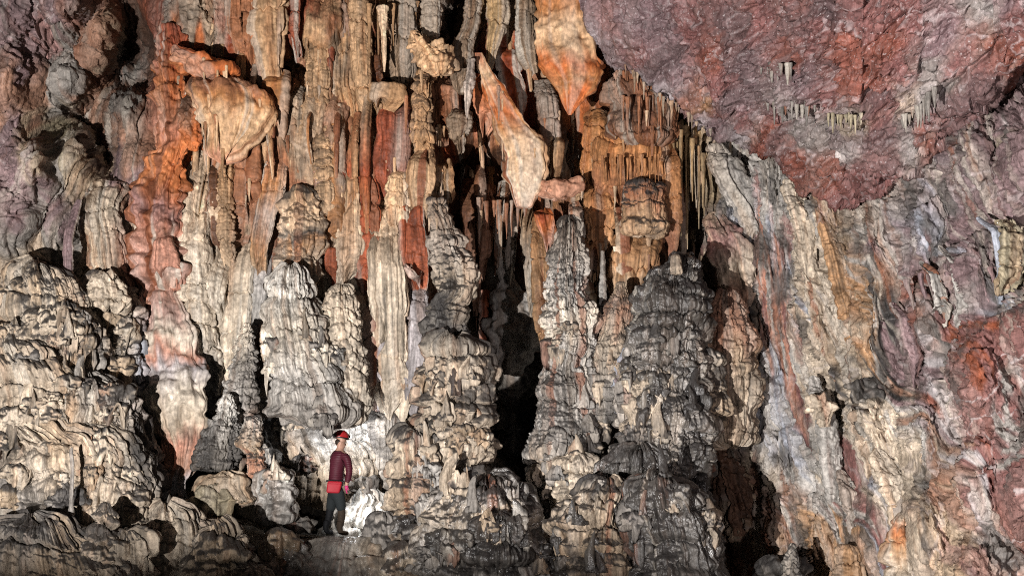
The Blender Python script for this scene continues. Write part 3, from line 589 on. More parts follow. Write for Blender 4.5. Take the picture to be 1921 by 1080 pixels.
def formations():
    # ---------------- left bank
    T('flowstone_dome', 'beige rounded dome topping the left bank, beside the thin mauve column', 'flowstone', '498,70,30 520,82,62 570,86,84 620,84,92 660,84,96', -0.60, dr=.7, **dict(BANKS, flute=.03))
    T('flowstone_ledge', 'wide bulging ledge under the topmost dome of the left bank, dark wavy line above it', 'flowstone', '585,95,45 605,100,70 640,95,90 690,80,118 740,70,128', -0.65, dr=.6, **dict(BANKS))
    T('flowstone_terrace', 'dark crusted terrace of thin stacked shelves low on the left bank', 'flowstone', '625,20,50 660,20,75 700,40,120 760,60,150 800,60,160', -1.00, dr=.6, **dict(BANKS, flute=.015))
    T('flowstone_mound', 'brown humped mound with a black top right of the crusted terrace', 'flowstone', '716,160,30 735,165,62 770,165,85 820,150,110 860,140,120', -1.10, dr=.6, **dict(BANKS))
    T('flowstone_cascade', 'broad cream cascade with vertical grooves behind the thin white rod', 'flowstone', '775,20,40 800,60,110 840,110,150 880,120,160 930,125,165 985,125,175', -1.40, dr=.45, **dict(BANKS, flute=.07, ff=8, soot=.6))
    T('stalagmite', 'slim pale rod of calcite standing alone before the broad cream cascade', 'stalagmite', '838,135,2.2 845,134,3.4 880,136,3.8 930,134,4.2 975,133,7 992,132,15', -2.50, lump=.5, col='grey', res=.008, fine=.004, soot=.0)
    T('column', 'thin straight mauve column with a deep black gap on its right', 'column', '365,134,5 385,130,8 450,128,9 540,127,10 620,126,11 700,126,13', -0.45, col='mauve', res=.012, **dict(COLU, flute=.015, fold=.01, lay=0))
    T('column', 'tan fluted column above the scaly stalagmite, right of the black gap', 'column', '330,190,40 400,190,36 470,200,40 530,205,44 560,205,40', 0.50, **dict(COLU, lay=0.055))
    T('stalagmite', 'stout stalagmite of many thin scales with a pale rounded knob on its right shoulder', 'stalagmite', '520,195,34 560,193,50 620,205,56 680,212,58 740,224,50 800,236,46 880,250,50', 0.15, **dict(BANKS))
    T('stalagmite', 'pale rounded knob perched on the scaly stalagmite', 'stalagmite', '512,200,12 525,202,24 548,206,30 575,206,30', -0.45, col='cream', **dict(BANKS, soot=.2))
    T('boulder', 'leaning grey wedge of rock beside the black hollow left of the orange drapery', 'boulder', '800,248,12 830,258,20 870,268,24 905,276,26 915,278,16', -0.60, col='grey', sq=.7, **dict(BANKS))
    T('flowstone_dome', 'low layered dome on the left edge of the picture under the thin column', 'flowstone', '742,175,20 760,190,45 800,200,60 850,215,60', -0.70, dr=.6, **dict(BANKS))
    T('flowstone_dome', 'small overhanging lump with drip fringe near the bottom of the cream cascade', 'flowstone', '890,205,20 905,210,38 940,215,48 990,220,52', -1.60, dr=.6, **dict(BANKS, flute=.04))
    T('flowstone_cascade', 'bottom left bank of pinkish grooved flowstone at the corner of the picture', 'flowstone', '972,60,90 990,70,120 1030,70,135 1090,70,150 1130,70,150', -2.70, dr=.4, **dict(BANKS, flute=.07, ff=8))
    T('stalagmite', 'dark stubby stalagmite standing on the bottom left bank', 'stalagmite', '942,198,4 965,197,10 985,194,17 1030,190,24 1100,188,30', -2.80, **dict(BANKS))
    T('flowstone_cascade', 'cream drip curtain below the base of the orange drapery, near the floor', 'flowstone', '952,310,60 970,312,85 1010,312,95 1060,312,100 1130,312,100', -1.50, dr=.45, **dict(BANKS, flute=.07, ff=8, soot=.5))
    T('flowstone_mound', 'dim grooved mound right of the cream drip curtain at the bottom edge', 'flowstone', '985,405,30 1000,410,50 1050,412,62 1130,412,66', -2.10, dr=.5, **dict(BANKS, flute=.05))
    T('flowstone_mound', 'grey mound between the stubby stalagmite and the cream drip curtain', 'flowstone', '995,238,15 1015,240,34 1060,240,42 1130,240,46', -2.60, dr=.5, **dict(BANKS))

    # ---------------- orange drapery and its neighbours
    T('drapery', 'long orange to salmon drapery running down the left side above the pale pendant', 'drapery', '40,312,20 95,318,28 150,320,30 210,325,34 265,322,32 320,306,38 370,294,42 430,294,46 500,300,46 560,304,46 620,304,42 690,304,30', .62,
      col=[(40, 'rust'), (100, 'deep'), (150, 'orange'), (190, 'clay'), (230, 'salmon'), (290, 'orange'), (340, 'orange'), (390, 'rose'), (430, 'salmon'), (500, 'pink'), (545, 'salmon'), (575, 'clay'), (600, 'pink'), (650, 'lilac'), (690, 'pale')],
      mat=M_SMOOTH, **dict(DRAP, dr=.42, flute=.07, ff=9, fold=.06, lump=.4, edge=.05, hem=0, sink=(.3, .1), cuts=.12, lay=0, notch=.03, sc=.04, scs=(.12, .5)))
    T('pendant', 'pale wedge shaped pendant below the orange drapery, black hollows on both sides of its tip', 'pendant', '520,298,26,.75 570,302,40,.60 620,306,54,.42 680,314,66,.2 740,322,66,0 790,330,56 830,338,41 868,337,29 905,326,26 930,326,30 955,328,37', .0,
      col=[(520, 'salmon'), (590, 'pink'), (640, 'pale'), (668, 'salmon'), (690, 'lilac'), (740, 'pale'), (790, 'beige'), (830, 'salmon'), (880, 'clay'), (910, 'lilac'), (950, 'grey')],
      mat=M_SMOOTH, **dict(DRAP, dr=.5, flute=.07, ff=9, fold=.06, lump=.35, edge=.06, hem=0, sink=(0, 0), cuts=.10, lay=0, notch=0, streak=.4))
    T('drapery', 'small salmon flute strip on the edge of the long orange drapery with dark grooves', 'drapery', '430,300,10 470,310,20 510,312,24 535,312,18', .3, col='salmon', **dict(DRAP, flute=.07, top='dome'))
    T('flowstone_lobe', 'bright orange overhanging lip above the cream hanging bulb', 'flowstone', '84,330,20 100,345,42 120,372,62 138,392,60 150,400,30', .25, col=[(80, 'deep'), (100, 'orange'), (150, 'orange')], mat=M_SMOOTH, dr=.5, lump=.35, edge=.15, bot='round', fine=.014)
    T('pendant', 'cream rounded bulb hanging under the bright orange lip', 'pendant', '122,400,46 150,414,62 185,432,74 215,434,74 245,430,60 270,424,46 288,420,34 299,418,14', .3, col=[(120, 'umber'), (150, 'clay'), (175, 'amber'), (205, 'cream'), (250, 'cream'), (275, 'beige'), (298, 'pink')], mat=M_SMOOTH, dr=.6, lump=.2, edge=.04, sq=.7, streak=.5, flute=.03, ff=6, cuts=.05, sink=(.35, 0), hem=.15, bot='round', pop=.012, pops=.06)
    T('pendant', 'salmon knob between the orange drapery and the cream bulb', 'pendant', '180,355,14 205,356,22 235,356,22 262,362,16 285,366,8', .25, col=[(180, 'umber'), (220, 'clay'), (250, 'orange')], mat=M_SMOOTH, dr=.8, lump=.3, bot='round')
    T('column', 'white column crusted with black specked popcorn left of the brown slats', 'column', '278,378,12 300,374,18 360,372,22 420,368,26 470,366,28 540,372,30 620,378,30 700,385,26 740,388,16', .75, col=[(278, 'lgrey'), (400, 'pale'), (600, 'cream'), (740, 'lgrey')], **dict(COLU, pop=.05, pops=.11, lob=.05, flute=.02))
    T('slat', 'dark brown flat slat of rock behind the popcorn stick, below the cream bulb', 'drapery', '285,398,8 350,400,9 400,402,9 475,404,8', .8, col='brown', res=.012, **dict(DRAP, flute=.01, fold=.0, sq=.5))
    T('stalactite', 'thin beige stick studded with curled popcorn between the brown slats', 'stalactite', '270,424,8 330,426,11 400,424,12 460,422,13 500,420,8', .5, col='tan', res=.012, **dict(COLU, pop=.05, pops=.07, flute=0, fold=0, bot='point'))
    T('slat', 'reddish flat slat right of the beige popcorn stick, ending squarely', 'drapery', '240,452,12 300,450,13 380,450,13 441,450,13', .6, col='clay', mat=M_SMOOTH, **dict(DRAP, flute=.012, fold=.02, sq=.5))
    T('slat', 'chestnut slat hanging right under the cream bulb', 'drapery', '225,478,12 300,476,13 370,478,12 400,478,7', .65, col='clay', mat=M_SMOOTH, **dict(DRAP, flute=.02, fold=.03, sq=.6))
    T('drapery', 'slanting orange edged drapery running down left from the twin bumpy columns', 'drapery', '250,520,14 300,520,22 360,515,24 420,500,18 480,490,14 540,486,8', .7, col=[(250, 'clay'), (300, 'pink'), (350, 'amber'), (400, 'lilac'), (470, 'amber'), (540, 'tan')], **dict(DRAP, flute=.03))
    T('drapery', 'cream pleated curtain below the square ended reddish slat', 'drapery', '440,455,16 480,452,24 540,448,28 600,445,30 660,440,26 720,436,14', .9, col='cream', **DRAP)
    T('drapery', 'beige curtain strip between the popcorn column and the cream pleats', 'drapery', '460,410,12 520,410,18 600,410,20 680,410,18 740,405,10', .95, col='beige', **DRAP)
    T('drapery', 'grey lilac curtain left of the black slot beside the white stalagmite', 'drapery', '430,492,12 480,486,18 540,478,20 620,466,18 700,455,10', 1.0, col=[(430, 'lilac'), (600, 'lgrey'), (700, 'grey')], **DRAP)
    T('stalagmite', 'small scaly cone leaning on the curtains left of the black slot', 'stalagmite', '605,464,3 640,462,12 690,458,20 740,452,26 790,450,30', .3, **dict(STAG, layh=.15, scs=(0.06, 0.11), sc=0.056, soot=.5))
    T('stalagmite', 'grey white banded cone stalagmite beside the black hollow right of the drapery tip', 'stalagmite', '738,427,4 760,426,10 790,424,16 815,415,26 850,408,36 880,404,40', -.2, col=[(738, 'white'), (790, 'lgrey'), (830, 'dgrey'), (880, 'dgrey')], **dict(STAG, layh=.13, scs=(0.05, 0.10), sc=0.063, soot=.5))
    T('stalagmite', 'mushroom stalagmite with a heavy banded cap on a rusty stem', 'stalagmite', '780,472,8 792,473,15 812,470,20 832,466,24 838,470,17 850,480,12 880,480,11 895,478,14', -.5, col=[(780, 'lgrey'), (832, 'tan'), (845, 'clay'), (890, 'clay')], **dict(STAG, layh=.17, scs=(0.07, 0.13), sc=0.084, flute=.03))
    T('boulder', 'flat orange brown slab block under the grey white cone', 'boulder', '884,425,44 892,425,52 910,425,54 935,440,44 945,442,40', -.55, col='tan', sq=.75, dr=.7, lay=.12, layh=.25, lump=.3, flute=.015)
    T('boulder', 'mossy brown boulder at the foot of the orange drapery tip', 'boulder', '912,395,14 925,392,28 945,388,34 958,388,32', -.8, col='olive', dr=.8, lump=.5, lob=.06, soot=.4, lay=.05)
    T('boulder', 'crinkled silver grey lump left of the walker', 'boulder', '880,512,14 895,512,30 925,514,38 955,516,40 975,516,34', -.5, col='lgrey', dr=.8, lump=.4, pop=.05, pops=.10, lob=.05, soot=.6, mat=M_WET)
    T('boulder', 'grey stone block on the floor just left of the red pouch', 'boulder', '955,548,20 965,550,34 985,550,42 1000,550,44', -.2, col='grey', sq=.8, lump=.5, dr=.7, lay=.05, soot=.4)

    # ---------------- bumpy columns left of centre
    T('column', 'bumpy tan column with stepped knobs reaching the top edge, left of the rust strips', 'column', '-60,600,26 60,602,24 150,600,24 230,597,22 290,596,20 330,600,20', 1.2, col=[(-60, 'clay'), (40, 'tan'), (120, 'beige'), (200, 'tan'), (260, 'beige')], **dict(COLU, lay=0.077, layh=.5, lob=.05, soot=.3))
    T('column', 'knobbly beaded column below the bumpy tan column, a dark seam on its left', 'column', '205,606,14 260,607,17 330,610,17 400,612,16 450,612,14', .95, col='beige', **dict(COLU, lay=0.072, layh=.25, lob=.05, soot=.5))
    T('column', 'broad grey tan column right of the bumpy tan column at the top', 'column', '-60,645,28 60,645,26 150,640,24 220,650,20 270,652,14', 1.35, col=[(-60, 'clay'), (60, 'tan'), (120, 'grey'), (200, 'tan')], **dict(COLU, lay=0.044))
    T('drapery', 'fluted grey beige panel above the white layered stalagmite', 'drapery', '240,560,28 290,562,34 340,562,36 356,562,30', 1.0, col=[(240, 'grey'), (300, 'clay'), (350, 'beige')], **dict(DRAP, flute=.06))
    T('flowstone_mound', 'cream stepped block with black arched tops above the white layered stalagmite', 'flowstone', '350,565,24 366,566,36 400,566,40 425,566,40 440,565,38 500,562,38 530,560,34', .8, dr=.7, col=[(350, 'dgrey'), (385, 'cream'), (425, 'cream'), (440, 'dgrey'), (455, 'amber'), (500, 'beige')], **dict(STAG, sc=0.090, layh=.75, scs=(0.20, 0.34), flute=.045, soot=.6))
    T('stalagmite', 'white layered stalagmite with stacked domes left of centre', 'stalagmite', '500,545,14 512,546,26 540,545,38 562,545,44 580,545,50 610,552,52 640,556,58 700,566,66 740,575,74 790,585,84', .15, col=[(500, 'lgrey'), (540, 'white'), (620, 'pale'), (720, 'lgrey'), (790, 'grey')], **dict(STAG, sc=0.115, layh=.75, scs=(0.20, 0.34), flute=.05, soot=.35))
    T('column', 'short fluted pillar on the left flank of the white layered stalagmite', 'column', '590,502,8 602,503,15 640,503,15 695,506,14', -.1, col='pale', **dict(COLU, top='dome', flute=.03))
    T('stalagmite', 'cream scaly stalagmite standing right of the white layered one', 'stalagmite', '535,640,8 555,640,22 580,640,32 620,644,36 680,648,38 740,652,36 790,656,34', .25, col=[(535, 'beige'), (600, 'cream'), (790, 'pale')], **dict(STAG, sc=0.078, layh=.28, scs=(0.11, 0.22), flute=.03, soot=.5))
    T('flowstone_mound', 'wide grey scaly slope below the white layered stalagmite, left of the walker', 'flowstone', '705,560,70 730,555,85 780,560,98 830,575,112 880,590,110 940,580,104', 1.25, dr=.38, col=[(705, 'grey'), (760, 'grey'), (820, 'lgrey'), (870, 'beige'), (940, 'tan')], **dict(BANKS, flute=.02, soot=.35))
    T('flowstone_mound', 'pale smooth rock mass just behind the walker with a dark top edge', 'flowstone', '770,655,18 785,658,34 820,662,44 870,664,44 930,664,46', 1.35, dr=.5, col=[(770, 'lgrey'), (800, 'white'), (930, 'white')], **dict(STAG, sc=0.021, layh=.5, scs=(0.20, 0.34), flute=.02, soot=.5))
    T('flowstone_dome', 'dark arched stone above the brightly lit white rock right of the walker', 'flowstone', '886,672,12 896,674,26 912,676,34 926,676,36', .95, dr=.5, bot='flat', col='grey', lump=.4, soot=.3, pop=.02)
    T('boulder', 'brightly lamp lit white rock behind the walker\'s knees', 'boulder', '918,682,22 928,682,34 950,676,46 985,668,62 1015,664,70', .95, dr=.5, col='white', lump=.35, sc=.12, scs=(.2, .26), fine=.015)

    # ---------------- centre curtains
    cen = [
        ('drapery', 'white grained strip beside the orange thread, between beaded column and wide rust strip', '280,656,12 340,655,16 400,655,17 450,655,18 520,650,15 545,648,8', .95, 'cream', dict(lob=.05, lay=.05)),
        ('drapery', 'narrow orange thread drapery right of the knobbly beaded column', '180,628,6 230,632,8 300,634,7 360,632,8 440,630,9 500,628,5', 1.0, 'amber', dict()),
        ('drapery', 'small rust red tongue between cream strips above the scaly cream stalagmite', '450,618,8 480,619,10 515,618,7', .9, 'deep', dict(flute=.02)),
        ('drapery', 'wide rust red strip left of the pale cream column in the centre', '250,690,8 320,688,14 390,690,19 460,692,20 520,694,16 575,700,8', 1.0, 'deep', dict(flute=.05)),
        ('drapery', 'pale ribbed column between the two rust red strips', '395,722,12 420,724,18 480,727,22 560,730,24 640,733,26 720,735,26 780,735,18', .85, 'cream', dict(lay=.08, layh=.6)),
        ('drapery', 'brick red hollow fronted curtain high in the centre under a tan arch', '170,735,18 220,736,22 280,732,24 330,728,22 375,724,12', 1.0, 'rust', dict(flute=.04)),
        ('drapery', 'tan arch shaped hood over the brick red curtain', '150,728,14 165,730,24 185,728,26 200,712,8', .75, 'tan', dict(top='dome')),
        ('drapery', 'cream panel with a smooth face left of the black centre chasm', '270,798,10 300,792,18 340,790,20 380,788,14 420,786,6', .8, 'cream', dict(flute=.015, fold=.04)),
        ('drapery', 'bright rust red sheet with a pale torn edge left of the dark stalagmite', '345,768,8 380,772,14 440,778,19 500,784,17 530,788,8', .85, 'deep', dict(flute=.03, sq=.7)),
        ('drapery', 'pale torn flap at the foot of the bright rust red sheet', '488,764,3 500,768,6 515,776,6 532,786,3', .62, 'pink', dict(flute=.01)),
        ('drapery', 'lilac white curtain below the pale torn flap', '515,782,12 560,786,16 640,788,17 700,786,16 760,782,12', .9, 'lilac', dict()),
        ('drapery', 'bluish white strip under the wide rust red strip', '560,700,10 600,704,14 660,706,15 720,706,13 760,704,8', .95, 'lilac', dict()),
        ('drapery', 'beige pleat between bluish strip and lilac curtain, its base near the floor', '600,758,14 650,758,19 720,758,20 760,758,14', 1.05, 'beige', dict()),
        ('column', 'beaded grey tan column edging the black cleft, right of the brick red curtain', '120,796,10 180,792,13 230,790,15 280,788,14', .9, 'tan', dict(lay=.12, layh=.22, soot=.5, lob=.04)),
        ('drapery', 'shadowy chocolate strip high between grey columns left of the white icicle', '-40,694,10 60,696,12 140,700,11 200,702,7', 1.4, 'brown', dict()),
        ('column', 'tall grey column at the top edge right of the white icicle', '-60,758,16 40,758,17 110,754,16 150,752,12', 1.2, 'grey', dict(lob=.03)),
        ('column', 'ribbed tan column at the top edge between chocolate strip and bumpy columns', '-60,672,12 60,674,13 140,678,11 230,684,6', 1.15, 'beige', dict()),
        ('drapery', 'dark red shaded strip in the recess behind the white icicle', '30,708,6 100,708,7 170,708,5', 1.5, 'deep', dict()),
        ('column', 'cream column bottom below the brick red curtain, above the pale ribbed column', '300,752,14 340,750,18 400,750,18 450,748,12', .9, 'cream', dict(lay=.06)),
        ('drapery', 'tan pleat right of the wide rust strip with a dark crack at its foot', '520,676,8 570,676,10 640,678,10 700,680,8', 1.1, 'tan', dict()),
        ('column', 'grey shaded column foot right of the walker below the bluish strip', '740,722,16 770,722,22 820,722,26 870,722,28 930,722,28', 1.3, 'grey', dict(lay=.09, soot=.6, lob=.05)),
        ('column', 'rust stained shaft at the top edge left of the bumpy tan column', '-50,552,8 40,553,9 98,553,5', .7, 'rust', dict(flute=.02, bot='point')),
        ('drapery', 'cream knuckled drapery at the top between deep orange ribs and the rust stained shaft', '-50,500,20 40,500,24 110,505,22 170,512,14 215,516,6', .8, 'beige', dict(lay=.08, mat=M_SMOOTH)),
        ('drapery', 'deep orange rib at the top edge right of the grey crusted rock', '-50,440,10 40,438,12 80,445,9 120,455,5', .75, 'clay', dict(mat=M_SMOOTH)),
        ('drapery', 'second orange rib at the top edge, slimmer and left of the knuckled cream drapery', '-50,468,8 50,468,9 110,466,6', .7, 'clay', dict(mat=M_SMOOTH)),
        ('drapery', 'pinkish pleated fold right of the cream bulb above the slanting drapery', '120,515,14 170,512,20 220,505,20 260,500,12', .55, 'amber', dict(mat=M_SMOOTH, flute=.02)),
        ('column', 'grey lilac smooth column between the pinkish fold and bumpy columns', '150,560,10 200,556,16 250,552,18 310,548,14', 1.0, 'lgrey', dict()),
    ]
    for nm, lb, pts, y, c, kw in cen:
        base = dict(COLU) if nm == 'column' else dict(DRAP)
        base.update(kw)
        pts = ' '.join(','.join([q.split(',')[0], q.split(',')[1], str(float(q.split(',')[2]) * 1.3)]) for q in pts.split())
        T(nm, lb, nm, pts, y, col=c, **base)
    T('stalactite', 'white icicle like stalactite hanging high in the centre left', 'stalactite', '10,716,12 30,718,10 70,720,5 100,721,5 135,721,1.5', .6, col='white', lump=.3, top='flat', bot='point', res=.01)
    T('stalactite', 'long bluish white stalactite beside the black niche at the top', 'stalactite', '110,884,8 150,882,8 180,878,6 210,876,3 222,876,1', .8, col='blue', lump=.35, top='flat', bot='point', res=.01, pop=.02)
    T('boulder', 'cream popcorn crusted block jutting out beside the black niche', 'boulder', '58,778,8 72,786,16 95,804,30 115,816,30 130,822,22 140,826,10', .6, dr=.9, col='cream', lump=.5, pop=.05, pops=.10, lob=.06, bot='round')
    T('column', 'lilac grey pillar at the top edge left of the black niche', 'column', '-60,810,14 0,812,15 50,812,14 75,810,10', 1.0, col='lgrey', **dict(COLU, pop=.03))
    T('drapery', 'grey rough pillar right of the black niche above the bluish stalactite', 'drapery', '-60,890,14 40,884,14 90,868,18 120,866,20 150,864,14 165,862,6', 1.1, col='grey', **dict(COLU, pop=.04))
    T('drapery', 'fluted brown block with a drip fringe under the cream popcorn block', 'drapery', '135,830,16 170,836,24 220,840,26 248,842,24', 1.6, col='clay', **dict(DRAP, flute=.06))
    T('drapery', 'tan fluted lump perched on the dark cleft above the tall dark stalagmite', 'drapery', '296,836,10 310,835,17 345,834,20 362,834,18', 1.2, col='tan', **dict(DRAP, flute=.06, top='dome'))
    T('stalactite', 'grey bearded stalactite cluster tip hanging in the cleft under the bluish stalactite', 'stalactite', '200,864,18 230,862,20 250,862,12 275,864,3', 1.2, col='grey', **dict(COLU, pop=.05, bot='point'))

    # ---------------- chasm
    T('flowstone_mound', 'dim smooth white flowstone deep inside the central black chasm', 'flowstone', '465,946,12 510,948,16 545,955,22 580,966,40 620,970,48 650,960,44 680,950,34 700,944,26', 4.0, col='lgrey', mat=M_SMOOTH, dr=.7, lump=.3, top='flat', lay=.04, layh=.8)
    T('column', 'dark red shaft of rock inside the chasm left of the dim white flowstone', 'column', '540,908,8 600,907,8 665,906,7', 4.2, col='deep', **dict(COLU, flute=.02, fold=.02))
    for i, (pts, y, c, lb) in enumerate([
        ('330,880,10 400,884,14 480,888,14 560,890,10 600,890,4', 3.4, 'brown', 'brown shaded curtain hanging in the left of the chasm'),
        ('340,918,10 400,916,12 470,910,9 530,904,4', 3.0, 'clay', 'tattered chestnut curtain with white tips in the chasm mouth'),
        ('380,962,8 420,962,10 480,960,8 540,956,4', 3.6, 'lgrey', 'grey thin hanging strip above the dim white flowstone'),
        ('380,990,8 430,992,12 480,992,12 520,990,8 600,1000,6', 3.2, 'tan', 'tan strip left of the tall pale stalagmite inside the chasm edge'),
        ('300,900,8 350,900,11 420,898,9 450,896,4', 2.6, 'brown', 'umber strip under the orange ribs at the top of the chasm'),
        ('330,944,10 380,940,12 440,934,9 500,930,4', 2.9, 'brown', 'dark brown curtain left of the cream hanging slab tip'),
        ('400,1016,10 440,1020,16 500,1022,20 560,1024,18 620,1026,14 680,1030,8', 2.0, 'amber', 'amber fluted curtain left of the tall pale stalagmite')]):
        T('drapery', lb, 'drapery', pts, y, col=c, **dict(DRAP, flute=.05, bot='point'))

    # ---------------- orange blades
    T('drapery', 'big smooth orange and cream shield hanging at the top centre by the red ceiling', 'drapery', '-60,1050,46 0,1052,50 50,1055,56 90,1062,60 120,1072,58 150,1080,42 180,1076,26 205,1070,10 216,1069,3', 1.0,
      col=[(-60, 'orange'), (20, 'amber'), (60, 'pale'), (95, 'cream'), (125, 'orange'), (160, 'amber'), (190, 'orange')], mat=M_SMOOTH, dr=.32, sq=.75, lump=.25, top='flat', bot='point', fine=.008)
    T('drapery', 'long cream and orange slab slanting down to a broad blunt tip in the centre', 'drapery', '100,898,8 130,908,14 165,926,20 200,944,26 240,966,40 280,985,46 320,990,42 350,988,32 375,985,22 390,984,14', 1.1,
      col=[(100, 'salmon'), (150, 'pale'), (185, 'orange'), (225, 'amber'), (260, 'cream'), (300, 'pale'), (350, 'white'), (390, 'pink')], mat=M_SMOOTH, dr=.5, sq=.5, lump=.16, edge=.04, top='point', bot='flat', streak=.8, cuts=.05, cutf=1.1)
    T('boulder', 'small cream angular block beside the tip of the long slanting slab', 'boulder', '336,1052,20 342,1054,33 355,1054,34 366,1048,28 370,1046,14', 1.0, col='pink', sq=.5, lump=.4, dr=.6, top='flat', mat=M_SMOOTH)
    T('drapery', 'dark orange blade behind the slanting slab, left of the orange shield', 'drapery', '60,955,16 110,955,24 160,962,24 200,970,18 235,976,6', 2.0, col=[(60, 'brown'), (110, 'deep'), (160, 'deep')], mat=M_SMOOTH, **dict(DRAP, dr=.35, flute=.02, top='dome', bot='point'))
    T('drapery', 'thin orange blade on the left side of the slanting slab with a pale lower edge', 'drapery', '125,896,10 160,900,16 200,908,20 225,915,18 240,910,6', 1.5, col=[(125, 'rust'), (180, 'orange'), (235, 'pink')], mat=M_SMOOTH, **dict(DRAP, dr=.35, flute=.015, bot='point'))
    T('column', 'grey barky column between orange shield and slanting slab', 'column', '140,1018,14 200,1026,18 260,1030,16 300,1035,10 340,1044,6', 1.8, col='brown', **dict(COLU, flute=.06))
    T('stalactite', 'slender cream stick hanging left of the small cream angular block', 'stalactite', '250,1050,7 290,1048,8 330,1045,5', 1.3, col='beige', **dict(COLU, bot='point'))
    T('drapery', 'orange flame shaped curtain under the tip of the slanting slab', 'drapery', '385,1018,14 405,1022,20 430,1026,16 450,1030,5', 1.6, col=[(385, 'deep'), (410, 'orange'), (440, 'pink')], mat=M_SMOOTH, **dict(DRAP, bot='point'))
    T('column', 'olive grey column at the top edge right of the black niche', 'column', '-60,930,18 40,932,20 80,925,14 120,915,6', 1.4, col='olive', **dict(COLU))
    T('column', 'grey brown column at the top edge left of the orange shield', 'column', '-60,985,16 40,985,18 100,990,12 130,1000,6', 1.5, col='grey', **dict(COLU))

    # ---------------- stalagmites of the centre and right
    T('stalagmite', 'tall crooked dark capped stalagmite on the left rim of the black chasm', 'stalagmite', '375,820,9 400,824,13 430,834,18 455,838,26 480,846,29 520,855,31 548,858,28 580,840,30 620,836,34 660,842,36', .4, col=[(375, 'lgrey'), (430, 'grey'), (460, 'lgrey'), (530, 'beige'), (600, 'dgrey'), (660, 'grey')], **dict(STAG, sc=0.095, layh=.38, scs=(0.16, 0.29), lob=.09, soot=.9))
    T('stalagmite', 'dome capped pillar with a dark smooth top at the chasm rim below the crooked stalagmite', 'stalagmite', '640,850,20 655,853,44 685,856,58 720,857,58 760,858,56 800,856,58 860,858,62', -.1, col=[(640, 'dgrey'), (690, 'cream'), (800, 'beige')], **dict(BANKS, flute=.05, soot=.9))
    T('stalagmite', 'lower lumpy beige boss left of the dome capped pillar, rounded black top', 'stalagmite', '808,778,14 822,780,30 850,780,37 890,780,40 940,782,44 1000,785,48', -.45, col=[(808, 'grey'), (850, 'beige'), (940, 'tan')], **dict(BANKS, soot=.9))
    T('flowstone_mound', 'orange beige drip fringed flank between the lumpy boss and the dark dome', 'flowstone', '770,862,34 790,865,46 840,868,52 885,862,46 920,850,50', -.3, col='beige', **dict(BANKS, flute=.05, dr=.7))
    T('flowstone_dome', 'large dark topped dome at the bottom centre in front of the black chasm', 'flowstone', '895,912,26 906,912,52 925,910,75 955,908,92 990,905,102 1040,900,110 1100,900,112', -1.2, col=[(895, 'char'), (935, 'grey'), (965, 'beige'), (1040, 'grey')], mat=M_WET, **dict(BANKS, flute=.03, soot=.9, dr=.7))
    T('flowstone_dome', 'small dark dome overlapping the front of the large dark topped dome', 'flowstone', '962,935,14 975,935,34 1000,934,46 1050,932,52', -2.0, col='dgrey', mat=M_WET, **dict(BANKS))
    T('stalagmite', 'tall pale stalagmite with a slim dark tip right of the black chasm', 'stalagmite', '405,1068,3 415,1066,8 430,1065,13 450,1064,15 462,1064,18 480,1064,23 530,1062,26 552,1060,28 562,1066,30 580,1070,42 610,1072,46 640,1072,46 665,1070,44 690,1064,46 740,1068,56 800,1072,64 860,1074,68 920,1076,72 980,1076,76 1040,1076,80', .2,
      col=[(405, 'char'), (455, 'grey'), (490, 'lgrey'), (550, 'lgrey'), (600, 'pale'), (660, 'lgrey'), (720, 'grey'), (820, 'lgrey'), (900, 'beige'), (1000, 'tan')], **dict(STAG, sc=0.084, layh=.45, scs=(0.19, 0.34), lob=.08, lobs=(.16, .13), soot=.8, pop=.03))
    T('flowstone_lobe', 'pale drip lobe hanging on the lower front of the tall pale stalagmite', 'flowstone', '850,1085,20 870,1085,40 920,1088,46 960,1088,44 985,1088,30', -.55, col='cream', **dict(STAG, flute=.06, layh=.4, scs=(0.17, 0.30), sc=0.070, soot=.5))
    T('column', 'olive yellow fluted column right of the tall pale stalagmite', 'column', '520,1102,10 540,1104,14 600,1104,14 650,1103,13 700,1102,12', .6, col=[(520, 'brown'), (545, 'olive'), (600, 'amber'), (700, 'beige')], **dict(COLU, top='dome', flute=.03))
    T('drapery', 'tan corded curtain behind the tall pale stalagmite, above the olive column', 'drapery', '440,1100,12 460,1102,18 500,1104,18 545,1106,12', 1.2, col='amber', **dict(DRAP, flute=.06))
    T('stalagmite', 'very slim beaded stalagmite like a stack of pearls', 'stalagmite', '470,1130,3 490,1131,5 540,1131,6 600,1131,7 650,1130,9', .5, col='lgrey', lump=.2, lay=.045, layh=.1, wob=.3, res=.01, soot=.4)
    T('stalagmite', 'short ringed stalagmite standing left of the great dark one', 'stalagmite', '528,1166,5 545,1166,9 560,1164,15 580,1162,23 620,1158,32 660,1152,40 720,1150,48 800,1150,52', .1, col=[(528, 'tan'), (580, 'clay'), (640, 'beige'), (720, 'grey'), (800, 'dgrey')], **dict(STAG, sc=0.058, layh=.22, scs=(0.09, 0.17), flute=.03, soot=.7))
    T('flowstone_cascade', 'bluish grey trickle of flowstone between the ringed and great dark stalagmites', 'flowstone', '628,1180,4 660,1174,8 690,1166,12 730,1164,15 780,1168,12', -.2, col='blue', lump=.4, dr=.6, fine=.016, lay=.05)
